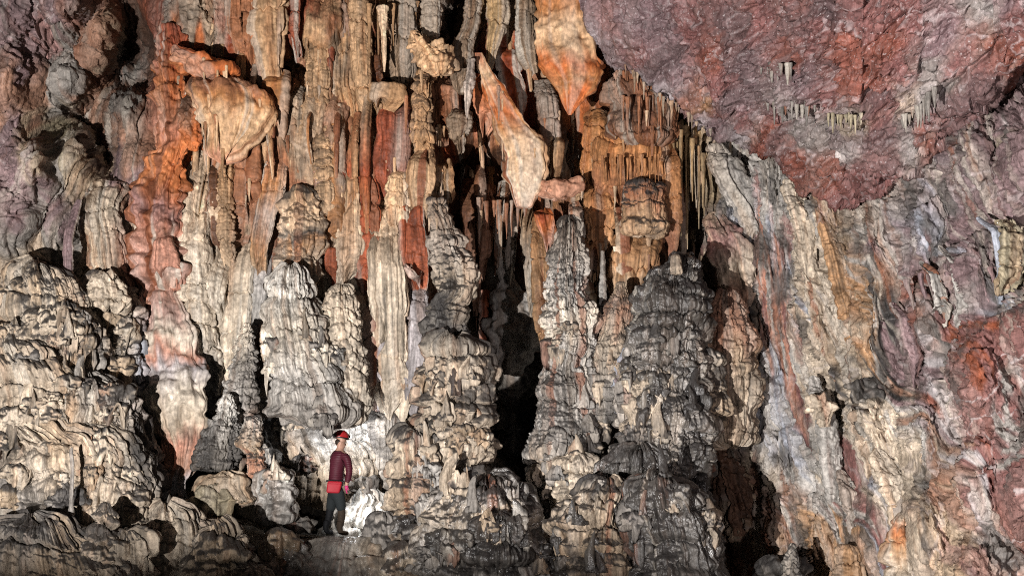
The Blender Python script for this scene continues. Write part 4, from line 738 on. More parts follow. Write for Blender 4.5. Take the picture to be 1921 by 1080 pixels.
    T('stalagmite', 'great dark stalagmite of many ringed shelves, its right side black', 'stalagmite', '478,1284,8 488,1280,18 500,1272,34 530,1262,52 570,1260,64 620,1258,70 680,1256,74 720,1250,78 780,1248,80 840,1244,80 900,1240,80', -.5,
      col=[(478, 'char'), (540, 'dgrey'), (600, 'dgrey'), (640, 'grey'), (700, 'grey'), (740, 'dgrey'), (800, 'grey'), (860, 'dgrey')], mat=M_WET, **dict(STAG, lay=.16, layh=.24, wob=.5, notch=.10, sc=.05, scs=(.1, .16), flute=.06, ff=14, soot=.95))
    T('stalagmite', 'small pale knob on the top of the great dark stalagmite', 'stalagmite', '476,1268,6 484,1268,10 500,1268,11 515,1268,10', -1.05, col='beige', lump=.2, lay=.05, layh=.15, soot=.6)
    T('flowstone_cascade', 'pale fringed apron hanging on the lower front of the great dark stalagmite', 'flowstone', '686,1215,26 698,1218,48 740,1222,58 790,1225,60 850,1230,54', -.62, dr=.7, hem=.5, col=[(686, 'dgrey'), (710, 'beige'), (780, 'beige')], **dict(STAG, sc=0.073, layh=.42, scs=(0.17, 0.32), flute=.07, soot=.7))
    T('stalagmite', 'rust brown ringed stalagmite at the foot of the grey right wall', 'stalagmite', '545,1362,6 556,1362,18 580,1364,33 620,1370,42 660,1372,46 720,1374,48 780,1376,46 830,1375,40', .35, col=[(545, 'clay'), (620, 'clay'), (680, 'tan'), (780, 'beige')], **dict(STAG, sc=0.069, layh=.28, scs=(0.11, 0.22), flute=.03, soot=.5))
    T('stalagmite', 'orange beige block pillar tucked right of the great dark stalagmite', 'stalagmite', '655,1318,16 670,1320,28 710,1322,34 760,1322,38 800,1322,36', -.3, col=[(655, 'grey'), (690, 'beige'), (760, 'tan')], **dict(STAG, sc=0.063, layh=.4, scs=(0.17, 0.30), flute=.04))
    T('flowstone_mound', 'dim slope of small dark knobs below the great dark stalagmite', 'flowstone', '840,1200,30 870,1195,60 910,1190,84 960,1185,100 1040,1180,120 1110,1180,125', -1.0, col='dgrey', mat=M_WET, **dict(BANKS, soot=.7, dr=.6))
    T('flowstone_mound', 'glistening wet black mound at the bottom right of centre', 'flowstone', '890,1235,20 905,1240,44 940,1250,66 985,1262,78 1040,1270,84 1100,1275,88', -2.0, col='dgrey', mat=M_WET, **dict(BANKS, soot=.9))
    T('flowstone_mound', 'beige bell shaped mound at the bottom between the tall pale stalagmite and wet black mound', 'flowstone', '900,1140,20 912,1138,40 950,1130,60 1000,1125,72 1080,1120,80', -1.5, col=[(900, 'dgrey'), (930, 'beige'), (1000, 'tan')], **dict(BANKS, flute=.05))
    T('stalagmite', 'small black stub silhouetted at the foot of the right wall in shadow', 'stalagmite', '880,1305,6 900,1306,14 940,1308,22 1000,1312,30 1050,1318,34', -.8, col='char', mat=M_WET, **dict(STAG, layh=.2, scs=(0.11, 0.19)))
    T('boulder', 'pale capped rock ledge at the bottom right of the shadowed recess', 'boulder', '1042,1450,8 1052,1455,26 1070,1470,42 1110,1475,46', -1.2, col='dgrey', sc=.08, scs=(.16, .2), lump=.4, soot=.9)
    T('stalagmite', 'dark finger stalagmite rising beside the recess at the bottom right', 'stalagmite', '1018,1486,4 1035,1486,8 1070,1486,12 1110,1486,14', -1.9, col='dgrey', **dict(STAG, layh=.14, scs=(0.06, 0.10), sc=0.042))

    # ---------------- stepped curtain right of centre
    T('flowstone_mound', 'dark brown top of the stepped curtain beneath the red ceiling edge', 'flowstone', '140,1180,30 165,1190,50 200,1206,60 245,1210,62 270,1212,56', 1.35, dr=.6, col=[(140, 'clay'), (200, 'brown'), (260, 'brown')], **dict(STAG, sc=0.063, layh=.45, scs=(0.19, 0.34), flute=.06, soot=.3))
    T('drapery', 'amber corduroy curtain under the dark brown top with black ledges', 'drapery', '240,1180,50 270,1190,74 300,1190,78 350,1185,76 375,1182,66', 1.55, col=[(240, 'amber'), (300, 'amber'), (375, 'clay')], **dict(DRAP, flute=.07, lay=.13, layh=.5, ff=9))
    T('flowstone_mound', 'stack of bulging brown cushions on the front of the stepped curtain', 'flowstone', '338,1205,18 352,1206,32 390,1206,36 420,1208,42 440,1208,42', .9, col=[(338, 'dgrey'), (360, 'clay'), (400, 'tan')], **dict(STAG, sc=0.105, layh=.42, scs=(0.17, 0.32), flute=.03, dr=.8))
    T('drapery', 'smooth tan curtain below the brown cushions', 'drapery', '425,1200,42 450,1196,46 500,1190,46 550,1186,40 590,1182,28 640,1180,14', 1.0, col=[(425, 'amber'), (500, 'amber'), (560, 'tan'), (640, 'beige')], **dict(DRAP, flute=.03, fold=.08))
    T('drapery', 'cream rounded shaft on the left edge of the smooth tan curtain', 'drapery', '380,1160,10 430,1164,12 500,1166,13 560,1168,9', .9, col='beige', **dict(DRAP, flute=.02))
    T('drapery', 'ribbed brown curtain between brown cushions and the fringe of straws', 'drapery', '250,1256,12 320,1258,18 400,1258,19 460,1256,16 480,1254,8', 1.2, col=[(250, 'brown'), (330, 'amber'), (480, 'clay')], **dict(DRAP, flute=.06))
    T('drapery', 'orange corded curtain right of the small cream block', 'drapery', '330,1120,20 380,1122,28 430,1124,24 500,1126,14 540,1128,6', 1.5, col='amber', **dict(DRAP, flute=.06))
    T('drapery', 'rusty corded curtain behind the tip of the tall pale stalagmite', 'drapery', '370,1080,14 400,1082,18 440,1085,16 480,1088,8', 1.7, col='clay', **dict(DRAP, flute=.06))
    T('drapery', 'amber strip beneath the big orange shield with curled ledges', 'drapery', '200,1120,18 260,1118,26 320,1112,24 345,1108,14', 1.7, col='amber', **dict(DRAP, flute=.06, lay=.1))

    # ---------------- right wall ribs (they lean with the wall)
    ribs = [
        ('480,1372,6 540,1378,5', '', 0, 0, 0)]
    rr = [
        ('drapery', 'cream streaked rib on the grey right wall, uppermost of the ribs', '325,1492,10 380,1502,20 450,1512,20 530,1522,19 600,1532,18 660,1540,10', -.35, 'cream', .02),
        ('drapery', 'long amber rib down the middle of the right wall, flat faced', '395,1553,6 440,1564,14 520,1580,20 600,1600,20 680,1616,18 750,1632,16 800,1642,8', -.95, 'amber', .04),
        ('drapery', 'thin tan rib hugging the right side of the long amber rib', '430,1590,6 500,1606,9 560,1614,8 600,1622,4', -1.1, 'tan', .03),
        ('drapery', 'rose stained apron at the left edge of the right wall', '390,1340,10 430,1355,32 490,1375,40 540,1385,34 600,1395,18', 1.02, [(390, 'beige'), (440, 'rose'), (500, 'beige'), (560, 'clay'), (600, 'beige')], .09),
        ('drapery', 'grey folded sheet under the ceiling edge at the left of the right wall', '262,1345,14 310,1360,30 370,1392,34 430,1415,26 480,1430,10', 1.12, 'lgrey', .06),
        ('drapery', 'pale drip rib beneath the cream knob, low on the right wall', '840,1660,8 880,1672,20 940,1690,26 1000,1706,24 1060,1722,20 1110,1735,18', -2.6, 'cream', .04),
        ('drapery', 'long tan bare rib at the lower right beside the pale drip rib', '900,1740,8 960,1762,16 1020,1784,22 1100,1806,26', -3.5, 'tan', .05),
        ('drapery', 'grey tufted drapery with dark pits beneath the black ledge on the right wall', '755,1625,20 780,1630,38 820,1642,44 870,1656,34 920,1672,16', -1.9, 'beige', .07),
        ('drapery', 'slate grey hanging blade upper right above the bright red patch', '480,1745,8 540,1760,14 590,1772,18 610,1780,10', -3.9, 'lgrey', .03),
        ('drapery', 'cream grey hanging blade next to the slate blade above the bright red patch', '450,1780,6 520,1796,12 580,1808,14 606,1812,8', -4.2, 'lgrey', .04),
        ('drapery', 'mauve hanging tooth with rusty hollow at its left on the right wall', '560,1690,6 610,1702,12 660,1716,14 700,1726,8', -2.9, 'mauve', .05),
        ('drapery', 'olive shingled drapery at the right edge above the bright red patch', '400,1905,14 450,1903,22 500,1902,24 545,1900,14', -5.5, 'olive', .05),
        ('drapery', 'bluish white trickle on the right wall beside the olive shingled drapery', '395,1855,5 440,1868,8 500,1880,9 548,1888,7', -5.2, 'blue', .02),
        ('drapery', 'pale beige spine with speckled crust low on the right wall', '700,1536,10 760,1545,16 840,1556,18 900,1562,14 980,1572,8', -1.0, 'lgrey', .03),
        ('drapery', 'ash grey tapering strip at the bottom of the right wall', '880,1590,8 940,1600,18 990,1608,16 1040,1616,8', -1.5, 'lgrey', .03),
        ('drapery', 'brown torn curtain over the shadowed recess at lower right', '800,1345,12 850,1362,20 920,1385,22 1000,1405,20 1080,1422,16', 1.6, 'brown', .06),
    ]
    for nm, lb, pts, y, c, fl in rr:
        T(nm, lb, nm, pts, y, col=c, **dict(DRAP, flute=fl, lump=.25, fold=.06, lay=.05, layh=.5, top='dome', bot='point' if nm == 'x' else 'flat', dr=.4, pop=.015))
    T('stalagmite', 'orange and cream rounded stalagmite low on the right wall', 'stalagmite', '962,1702,14 980,1704,28 1010,1706,36 1050,1708,38 1110,1710,42', -3.2, col=[(962, 'beige'), (990, 'orange'), (1020, 'amber'), (1070, 'cream')], mat=M_SMOOTH, **dict(STAG, sc=0.052, layh=.35, scs=(0.14, 0.26), soot=.2))
    T('boulder', 'cream jutting knob on the grey right wall', 'boulder', '742,1530,10 752,1535,18 775,1542,16 800,1548,8', -1.2, col='cream', lump=.5, bot='point', lob=.05, pop=.02)
    T('boulder', 'black grimy ledge above the grey tufted drapery on the right wall', 'boulder', '716,1608,12 726,1620,40 744,1638,48 760,1655,26', -1.62, col='dgrey', lump=.4, lob=.06, pop=.05, dr=.35, edge=.3, hem=.3)
    T('stalagmite', 'amber stump at the bottom edge left of the orange and cream stalagmite', 'stalagmite', '1020,1590,12 1035,1592,22 1070,1594,26 1110,1596,28', -2.0, col='amber', mat=M_SMOOTH, **dict(STAG, sc=0.027, layh=.4, scs=(0.17, 0.30), soot=.4))

    # ---------------- hanging straws and small stalactites
    rnd = np.random.RandomState(5)
    def row(label, group, n, x0, x1, top, bot, hw, Y, col, jit=.35, lean=0, cat='stalactite'):
        for i in range(n):
            u = (i + .5) / n + rnd.uniform(-.6, .6) / n
            px = x0 + (x1 - x0) * u; t = np.interp(u, [0, 1], top); bt = np.interp(u, [0, 1], bot)
            bt = t + (bt - t) * (1.1 - 1.5 * jit * rnd.rand()); h = hw * rnd.uniform(.6, 1.5); t = t + rnd.uniform(-7, 4)
            yy = Y(u) if callable(Y) else (ceil_Y(px, t) - .22 if Y == 'c' else Y + rnd.uniform(-.25, .25))
            m = (t + bt) / 2
            T('stalactite', label, cat, f'{t},{px},{h*1.5} {t*.88+bt*.12},{px},{h*1.2} {m},{px+lean*(m-t)+rnd.uniform(-1,1)},{h*rnd.uniform(.6,.95)} {bt},{px+lean*(bt-t)},{max(.6,h*.25)}', yy, group=group, col=col, lump=.35, top='flat', bot='point', res=.013, fine=.004, streak=.6, lay=.012, layh=.12)
    row('thin tan straw in the long fringe hanging beside the great dark stalagmite', 'straws beside the great dark stalagmite', 13, 1262, 1326, (232, 290), (470, 420), 3.4, 1.5, 'olive', .4)
    row('dark brown straw in the comb under the red ceiling edge', 'straws of the dark brown comb', 15, 1168, 1256, (180, 178), (256, 250), 2.6, .95, 'clay', .25)
    row('slender straw under the black ledge of the amber corduroy curtain', 'straws of the amber curtain', 14, 1125, 1240, (298, 292), (345, 350), 2.6, .9, 'amber', .4)
    row('whitish fringe spike hanging from the edge of the red ceiling', 'spikes on the ceiling edge', 16, 1165, 1335, (118, 246), (168, 276), 2.6, lambda u: .85 - .6 * u, 'lgrey', .6)
    row('grey stalactite in the upper left clump on the red ceiling', 'upper left clump on the ceiling', 9, 1428, 1490, (122, 125), (160, 165), 3.0, 'c', 'grey', .5)
    row('grey stalactite in the largest clump on the red ceiling, over the dark hole', 'largest clump on the ceiling', 13, 1440, 1530, (190, 195), (240, 235), 3.4, 'c', 'grey', .5)
    row('brown grey stalactite in the low middle clump on the red ceiling', 'low middle clump on the ceiling', 10, 1555, 1622, (215, 218), (258, 250), 3.4, 'c', 'olive', .5)
    row('pale stalactite in the right hand clump on the red ceiling near the diagonal crack', 'right clump on the ceiling', 13, 1690, 1758, (228, 160), (262, 215), 3.6, 'c', 'grey', .5)
    row('tiny drip spike under the fluted brown block in the dark cleft', 'drip spikes in the dark cleft', 8, 812, 870, (240, 230), (285, 262), 2.2, 1.35, 'tan', .5)
    row('short white tipped spike in the chasm mouth under the slanting slab', 'spikes in the chasm mouth', 10, 890, 985, (375, 385), (470, 430), 3.2, 2.2, 'clay', .6)
    row('dark hanging spike over the crack left of the tall grey column at the top', 'spikes at the top centre', 9, 690, 790, (10, 5), (110, 90), 3.4, 1.1, 'tan', .7)
    row('leaning mauve spike hanging high on the right wall above the red patch', 'spikes high on the right wall', 10, 1700, 1860, (520, 500), (620, 600), 4.5, lambda u: -3.2 - 1.6 * u, 'mauve', .5, .22)

    # ---------------- knobs of the floor bank
    k = 0
    for i in range(400):
        px = rnd.uniform(420, 1330); yy = rnd.uniform(-1.75, -.62); x = float(P(px, 1000, yy)[0])
        if abs(px - 630) < 70 and yy > -.8: continue
        if 555 < px < 715: continue
        r = rnd.uniform(.14, .36); h = r * rnd.uniform(.9, 1.5); z0 = float(floor_z(np.array(x), np.array(yy)))
        q1 = to_px(np.array([x, yy, z0 + h])); q0 = to_px(np.array([x, yy, z0 - .5]))
        s_ = F / (yy + 22)
        pts = f'{q1[1]},{q1[0]},{r*.45*s_} {q1[1]*.7+q0[1]*.3},{q1[0]},{r*.9*s_} {q0[1]},{q1[0]+rnd.uniform(-6,6)},{r*1.15*s_}'
        near = yy < -1.15; side = px < 850
        lb = ('dim' if near else 'low') + ' rounded flowstone knob on the floor bank ' + ('at the bottom edge ' if near else 'higher up ') + ('below the walker' if side else 'below the central domes')
        T('floor_knob', lb, 'flowstone knob', pts, yy, group='floor knobs ' + lb[4:], col=rnd.choice(['grey', 'tan', 'dgrey', 'grey', 'beige', 'clay']), mat=M_WET if i % 3 else M_ROCK, res=.022, **dict(STAG, sc=0.075, scs=(0.13, 0.23), flute=.035, lump=.4))
        k += 1
        if k >= 40: break

    # ---------------- narrow folds of the upper curtains, fused to the wall
    zones = [(340, 520, 20, 260, 300, 480, 8, 'between the cream bulb and the bumpy columns'), (575, 800, -30, 260, 120, 520, 18, 'in the upper curtains left of the black chasm'),
             (880, 1030, -30, 300, 90, 480, 12, 'around the slanting cream slab above the chasm'), (1080, 1320, 150, 330, 260, 560, 16, 'in the stepped curtain under the red ceiling')]
    for x0, x1, t0, t1, b0, b1, n, wh in zones:
        for i in range(n):
            px = x0 + (x1 - x0) * (i + rnd.rand()) / n; t = rnd.uniform(t0, t1); bt = min(b1, max(b0, t + rnd.uniform(90, 280))); h = rnd.uniform(4.5, 10)
            yy = float(samp(FDEP, np.array([px]), np.array([(t + bt) / 2]))[0, 0]) - rnd.uniform(.12, .3)
            T('drapery', 'narrow fluted fold of stone ' + wh, 'drapery', f'{t},{px},{h*.8} {t*.6+bt*.4},{px+rnd.uniform(-4,4)},{h} {bt},{px+rnd.uniform(-6,6)},{h*.3}', yy, group='narrow folds ' + wh,
              col=[(t, rnd.choice(['beige', 'tan', 'clay', 'grey'])), ((t + bt) / 2, rnd.choice(['rust', 'clay', 'amber', 'beige', 'deep', 'tan'])), (bt, rnd.choice(['cream', 'beige', 'amber', 'pale']))], **dict(DRAP, dr=.9, sink=(.3, .05), flute=.05, bot='point', hem=.05, fold=.04, cuts=.04))

def ledges():
    """small fringed lobes and drips growing out of the big masses: a ray finds the surface each one grows on"""
    rnd = np.random.RandomState(23)
    bpy.context.view_layer.update(); dg = bpy.context.evaluated_depsgraph_get()
    def surf(px, py):
        a = P(px, py, 0.0) - CAM
        ok, loc, *_ = scene.ray_cast(dg, Vector(CAM), Vector(a).normalized())
        return loc.y if ok else None
    zones = [('on the stepped left bank', 0, 245, 560, 930, 34, (13, 34), ['beige', 'tan', 'cream', 'beige', 'grey']),
             ('on the white layered stalagmite and the slope under it', 500, 640, 600, 880, 14, (9, 22), ['lgrey', 'pale', 'beige', 'grey']),
             ('on the dome capped pillar at the chasm rim', 770, 900, 690, 930, 18, (10, 26), ['beige', 'cream', 'lgrey', 'tan']),
             ('on the tall pale stalagmite', 1020, 1130, 600, 940, 16, (8, 20), ['lgrey', 'grey', 'beige']),
             ('on the great dark stalagmite and its foot', 1150, 1330, 620, 1010, 26, (10, 26), ['dgrey', 'grey', 'dgrey', 'beige']),
             ('on the dark domes at the bottom edge', 760, 1180, 940, 1070, 22, (10, 24), ['dgrey', 'grey', 'tan', 'dgrey'])]
    todo = []
    for wh, x0, x1, y0, y1, n, hr, cols in zones:
        for i in range(n):
            px, py, h = rnd.uniform(x0, x1), rnd.uniform(y0, y1), rnd.uniform(*hr); yy = surf(px, py + h * .5)
            if yy is not None and yy < 3: todo.append(('l', wh, px, py, h, yy, rnd.choice(cols)))
    for wh, x0, x1, y0, y1, n in [('in the upper curtains between bulb and black niche', 330, 830, 40, 470, 44), ('around the slanting slab and orange shield', 890, 1120, 120, 420, 20), ('under the ledges of the stepped curtain', 1110, 1330, 200, 480, 18)]:
        for i in range(n):
            px, py = rnd.uniform(x0, x1), rnd.uniform(y0, y1); yy = surf(px, py)
            if yy is not None and yy < 4: todo.append(('s', wh, px, py, rnd.uniform(1.8, 3.6), yy, rnd.choice(['cream', 'beige', 'tan', 'pale', 'clay'])))
    for kd, wh, px, py, h, yy, c in todo:
        if kd == 'l':
            ht = h * rnd.uniform(1.1, 2.4)
            T('flowstone_lobe', 'small fringed flowstone lobe ' + wh, 'flowstone lobe', f'{py},{px},{h*.5} {py+h*.35},{px},{h*.9} {py+h},{px},{h} {py+ht},{px+rnd.uniform(-3,3)},{h*.95}', yy + h / F * 8, group='lobes ' + wh, col=c,
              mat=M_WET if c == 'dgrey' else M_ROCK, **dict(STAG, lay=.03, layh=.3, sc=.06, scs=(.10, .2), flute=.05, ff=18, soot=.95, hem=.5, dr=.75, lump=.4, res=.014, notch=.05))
        else:
            ln = rnd.uniform(22, 80)
            T('stalactite', 'short thin stalactite ' + wh, 'stalactite', f'{py},{px},{h*1.3} {py+ln*.15},{px},{h*1.15} {py+ln*.55},{px+rnd.uniform(-1,1)},{h*.8} {py+ln},{px+rnd.uniform(-1.5,1.5)},.7', yy + .01, group='thin stalactites ' + wh, col=c, lump=.4, top='flat', bot='point', res=.013, fine=.004, lay=.012, layh=.12)
def skin_obj(name, verts, edges, mat, root=0, sub=2, parent=None, label=None):
    """one continuous surface grown over a skeleton: verts = (px, py, Y, radius x, radius y)"""
    me = bpy.data.meshes.new(name)
    co = [tuple(P(v[0], v[1], v[2])) for v in verts]
    org = Vector(parent.location) if parent else Vector(WALK)
    me.from_pydata([Vector(c) - org for c in co], edges, [])
    o = bpy.data.objects.new(name, me); COL.objects.link(o)
    md = o.modifiers.new('skin', 'SKIN'); md.use_smooth_shade = True
    lay = me.skin_vertices[0].data if me.skin_vertices else None
    if lay is None:
        bm = bmesh.new(); bm.from_mesh(me); bm.verts.layers.skin.verify(); bm.to_mesh(me); bm.free(); lay = me.skin_vertices[0].data
    for i, v in enumerate(verts):
        lay[i].radius = (v[3], v[4] if len(v) > 4 else v[3]); lay[i].use_root = i == root
    sd = o.modifiers.new('sub', 'SUBSURF'); sd.levels = sub; sd.render_levels = sub
    me.materials.append(mat)
    if parent: o.parent = parent
    if label: o['label'] = label
    return o

WALK = tuple(P(630, 1000, 0.0))

def blob(name, c, r, mat, parent, rot=None, cutlow=None, sharp=0):
    bm = bmesh.new(); bmesh.ops.create_uvsphere(bm, u_segments=28, v_segments=18, radius=1)
    if cutlow is not None: bmesh.ops.bisect_plane(bm, geom=bm.verts[:] + bm.edges[:] + bm.faces[:], plane_co=(0, 0, cutlow), plane_no=(0, 0, -1), clear_outer=True)
    for v in bm.verts: v.co = Vector((v.co.x * r[0], v.co.y * r[1], v.co.z * r[2]))
    me = bpy.data.meshes.new(name); bm.to_mesh(me); bm.free()
    for p in me.polygons: p.use_smooth = True
    me.materials.append(mat)
    o = bpy.data.objects.new(name, me); COL.objects.link(o); o.parent = parent
    o.location = Vector(c) - parent.matrix_world.translation if False else Vector(c) - Vector(WALK)
    if rot: o.rotation_euler = rot
    if cutlow is not None:
        m = o.modifiers.new('shell', 'SOLIDIFY'); m.thickness = .012
    return o

def walker():
    skin = plain('skin', (.45, .26, .19), .5, .3); maroon = plain('maroon_fabric', (.075, .012, .022), .55, .3, .4, 30)
    grey = plain('grey_fabric', (.028, .033, .035), .85, .2, .3, 80); black = plain('black_fabric', (.012, .012, .014), .7, .25, .3, 60)
    red = plain('red_nylon', (.42, .016, .03), .6, .4, .15, 40, vari=.06); pink = plain('pink_rubber', (.55, .03, .16), .5, .3, .2, 50)
    helm = plain('red_shell', (.40, .022, .025), .3, .5, .1, 12); dark = plain('black_plastic', (.015, .015, .016), .4, .4); lens = plain('lamp_lens', (1, .95, .85), .2, .5, emit=6)
    boot = plain('muddy_boot', (.06, .042, .03), .8, .2, .5, 40); hairm = plain('hair', (.03, .018, .012), .6, .3, .5, 120)
    # quilted seams of the jacket
    nt = maroon.node_tree; b = nt.nodes['Principled BSDF']; tc = nd(nt, 'ShaderNodeTexCoord'); wv = nd(nt, 'ShaderNodeTexWave', bands_direction='Z', wave_profile='SIN')
    wv.inputs['Scale'].default_value = 8.5; wv.inputs['Distortion'].default_value = .8; nt.links.new(tc.outputs['Object'], wv.inputs['Vector'])
    bp = nd(nt, 'ShaderNodeBump'); bp.inputs['Strength'].default_value = .5; bp.inputs['Distance'].default_value = .012; nt.links.new(wv.outputs['Fac'], bp.inputs['Height']); nt.links.new(bp.outputs[0], b.inputs['Normal'])
    J = [  # 0 pelvis .. body, one surface
        (630, 920, .0, .105, .095), (632, 895, .0, .105, .095), (634, 866, .01, .14, .12), (636, 850, .02, .085, .075), (638, 842, .03, .052, .055), (640, 832, .04, .075, .07), (641, 824, .05, .088, .080), (641, 816, .05, .075, .07),
        (650, 855, -.13, .058), (655, 884, -.17, .046), (650, 908, -.17, .034),                      # 8-10 near arm
        (626, 855, .15, .058), (634, 884, .24, .046), (648, 894, .36, .034),                          # 11-13 far arm
        (637, 926, -.09, .078), (641, 960, -.06, .05), (637, 990, -.10, .045), (640, 998, -.10, .04), (650, 999, .02, .034),   # 14-18 near leg
        (624, 926, .08, .078), (619, 958, .10, .05), (611, 988, .05, .045), (612, 996, .05, .04), (620, 998, .18, .034),      # 19-23 far leg
        (649, 829, .135, .016), (648, 834, .12, .03), (636, 829, -.035, .014)]                       # 24 nose, 25 jaw, 26 ear
    E = [(0, 1), (1, 2), (2, 3), (3, 4), (4, 5), (5, 6), (6, 7), (3, 8), (8, 9), (9, 10), (3, 11), (11, 12), (12, 13), (0, 14), (14, 15), (15, 16), (16, 17), (17, 18), (0, 19), (19, 20), (20, 21), (21, 22), (22, 23), (6, 24), (5, 25), (5, 26)]
    # hands: palm, four fingers, thumb on each wrist
    def hand(w, px, py, Y, dx, dy, dY):
        n = len(J); J.append((px, py, Y, .026, .034)); E.append((w, n))
        for k, ln in enumerate((.95, 1.1, 1.0, .8)):
            o = (k - 1.5) * .02
            a = len(J); J.append((px + dx * .45, py + dy * .45, Y + o + dY * .4, .0085)); J.append((px + dx * ln * .8 + 1.0, py + dy * ln * .8, Y + o + dY * ln * .8, .008)); J.append((px + dx * ln + 2.2, py + dy * ln, Y + o + dY * ln, .0075))
            E.extend([(n, a), (a, a + 1), (a + 1, a + 2)])
        a = len(J); J.append((px + 3, py + dy * .15, Y - .01, .0095)); J.append((px + 4.2, py + dy * .5, Y - .012, .009)); E.extend([(n, a), (a, a + 1)])
        return n
    h0 = hand(10, 649.5, 914, -.17, 0, 10, 0); h1 = hand(13, 652, 897, .40, 5, 3, .06)
    body = skin_obj('person', J, E, skin, 0, 2)
    body.location = WALK
    link_props = dict(label='caver in red helmet and maroon padded jacket standing among the stalagmites, seen from behind', category='person', kind='thing')
    for k, v in link_props.items(): body[k] = v
    # clothes follow the body
    skin_obj('jacket', [(629, 914, 0, .165, .15), (630, 905, 0, .165, .148), (631, 892, 0, .16, .135), (633, 868, .01, .175, .145), (636, 853, .02, .12, .10), (638, 845, .03, .068, .068), (651, 857, -.14, .075), (656, 884, -.18, .062), (651, 906, -.18, .05), (625, 857, .16, .075), (633, 884, .25, .062), (646, 893, .34, .05)],
             [(0, 1), (1, 2), (2, 3), (3, 4), (4, 5), (4, 6), (6, 7), (7, 8), (4, 9), (9, 10), (10, 11)], maroon, 0, 2, body)
    skin_obj('trousers', [(630, 908, 0, .148, .125), (630, 921, 0, .145, .13), (637, 930, -.09, .105), (641, 960, -.07, .085), (624, 930, .08, .105), (619.5, 960, .10, .085)],
             [(0, 1), (1, 2), (2, 3), (1, 4), (4, 5)], grey, 0, 2, body)
    skin_obj('legging', [(640.5, 948, -.07, .076), (641, 965, -.06, .072), (638, 990, -.09, .056)], [(0, 1), (1, 2)], boot, 0, 2, body, 'muddy brown legging')
    skin_obj('legging', [(620, 948, .10, .076), (618.5, 965, .10, .072), (612, 989, .06, .056)], [(0, 1), (1, 2)], black, 0, 2, body)
    skin_obj('boot', [(638, 975, -.09, .062), (637, 991, -.10, .058), (639, 998, -.10, .052, .045), (653, 1000, .04, .042, .036)], [(0, 1), (1, 2), (2, 3)], boot, 0, 2, body)
    skin_obj('boot', [(614, 973, .06, .062), (611, 989, .05, .058), (612, 996, .05, .052, .045), (624, 998, .20, .042, .036)], [(0, 1), (1, 2), (2, 3)], black, 0, 2, body)
    # gloves over the hands
    for hi, w in ((h0, 10), (h1, 13)):
        ids = [w, hi] + [i for i in range(hi + 1, hi + 15)]
        V = [(J[i][0], J[i][1], J[i][2], (.042 if i == w else J[i][3] * 1.18 + .002), (.042 if i == w else (J[i][4] if len(J[i]) > 4 else J[i][3]) * 1.18 + .002)) for i in ids]
        mp = {a: k for k, a in enumerate(ids)}
        Eg = [(mp[a], mp[b]) for a, b in E if a in mp and b in mp]
        skin_obj('glove', V, Eg, pink, 0, 2, body)
    hc = P(640.5, 820, .045)
    yaw = math.atan2(.6, .8)
    hl = blob('helmet', hc + np.array([-.004, -.003, .005]), (.140, .118, .126), helm, body, (0, .16, yaw), -.12)
    def sub(name, bm, mat, loc):
        me = bpy.data.meshes.new(name); bm.to_mesh(me); bm.free(); me.materials.append(mat)
        for p in me.polygons: p.use_smooth = True
        o = bpy.data.objects.new(name, me); COL.objects.link(o); o.parent = hl; o.location = loc; return o
    def rbox(sx, sy, sz, bev):
        bm = bmesh.new(); bmesh.ops.create_cube(bm, size=1)
        for v in bm.verts: v.co = Vector((v.co.x * sx, v.co.y * sy, v.co.z * sz))
        bmesh.ops.bevel(bm, geom=bm.edges[:], offset=bev, segments=4, affect='EDGES', profile=.5); return bm
    sub('headlamp', rbox(.045, .07, .05, .012), dark, (.148, 0, .035))
    sub('battery_box', rbox(.05, .08, .045, .012), dark, (-.142, 0, .012))
    bm = bmesh.new(); bmesh.ops.create_cone(bm, cap_ends=True, segments=24, radius1=.024, radius2=.026, depth=.012); sub('lamp_lens', bm, lens, (.174, 0, .035)).rotation_euler = (0, math.pi / 2, 0)
    for k in range(3):                                   # raised ribs of the shell
        bm = bmesh.new(); n = 18; vs = []
        for i in range(n):
            a = -1.15 + 2.3 * i / (n - 1); y0 = (k - 1) * .05
            f = math.sqrt(max(0, 1 - (y0 / .118) ** 2)); vs.append(bm.verts.new((.144 * f * math.sin(a), y0, .1135 * f * math.cos(a))))
        for i in range(n - 1): bm.edges.new((vs[i], vs[i + 1]))
        o = sub('rib', bm, helm, (0, 0, 0)); md = o.modifiers.new('skin', 'SKIN'); md.use_smooth_shade = True
        for v in o.data.skin_vertices[0].data if o.data.skin_vertices else []: v.radius = (.006, .006)
    bm = bmesh.new(); n = 40; vs = []                    # black rim and strap
    for i in range(n):
        a = 2 * math.pi * i / n; vs.append(bm.verts.new((.143 * math.cos(a), .119 * math.sin(a), -.018)))
    for i in range(n): bm.edges.new((vs[i], vs[(i + 1) % n]))
    o = sub('rim', bm, dark, (0, 0, 0)); o.modifiers.new('skin', 'SKIN').use_smooth_shade = True
    if not o.data.skin_vertices:
        b2 = bmesh.new(); b2.from_mesh(o.data); b2.verts.layers.skin.verify(); b2.to_mesh(o.data); b2.free()
    for v in o.data.skin_vertices[0].data: v.radius = (.006, .010)
    for c in hl.children:
        if c.name.startswith('rib'):
            if not c.data.skin_vertices:
                b2 = bmesh.new(); b2.from_mesh(c.data); b2.verts.layers.skin.verify(); b2.to_mesh(c.data); b2.free()
            for v in c.data.skin_vertices[0].data: v.radius = (.007, .007)
    blob('hair', P(636.0, 829, .04), (.07, .075, .07), hairm, body)
    for (px, Yo) in ((645.5, .16), (648.6, .10)): blob('eye', P(px, 826.5, Yo), (.012, .012, .011), plain('eye_white', (.6, .58, .55), .3), body)
    # the pouch on the hip and the lamp held in front
    pc = P(626.5, 913, -.20)
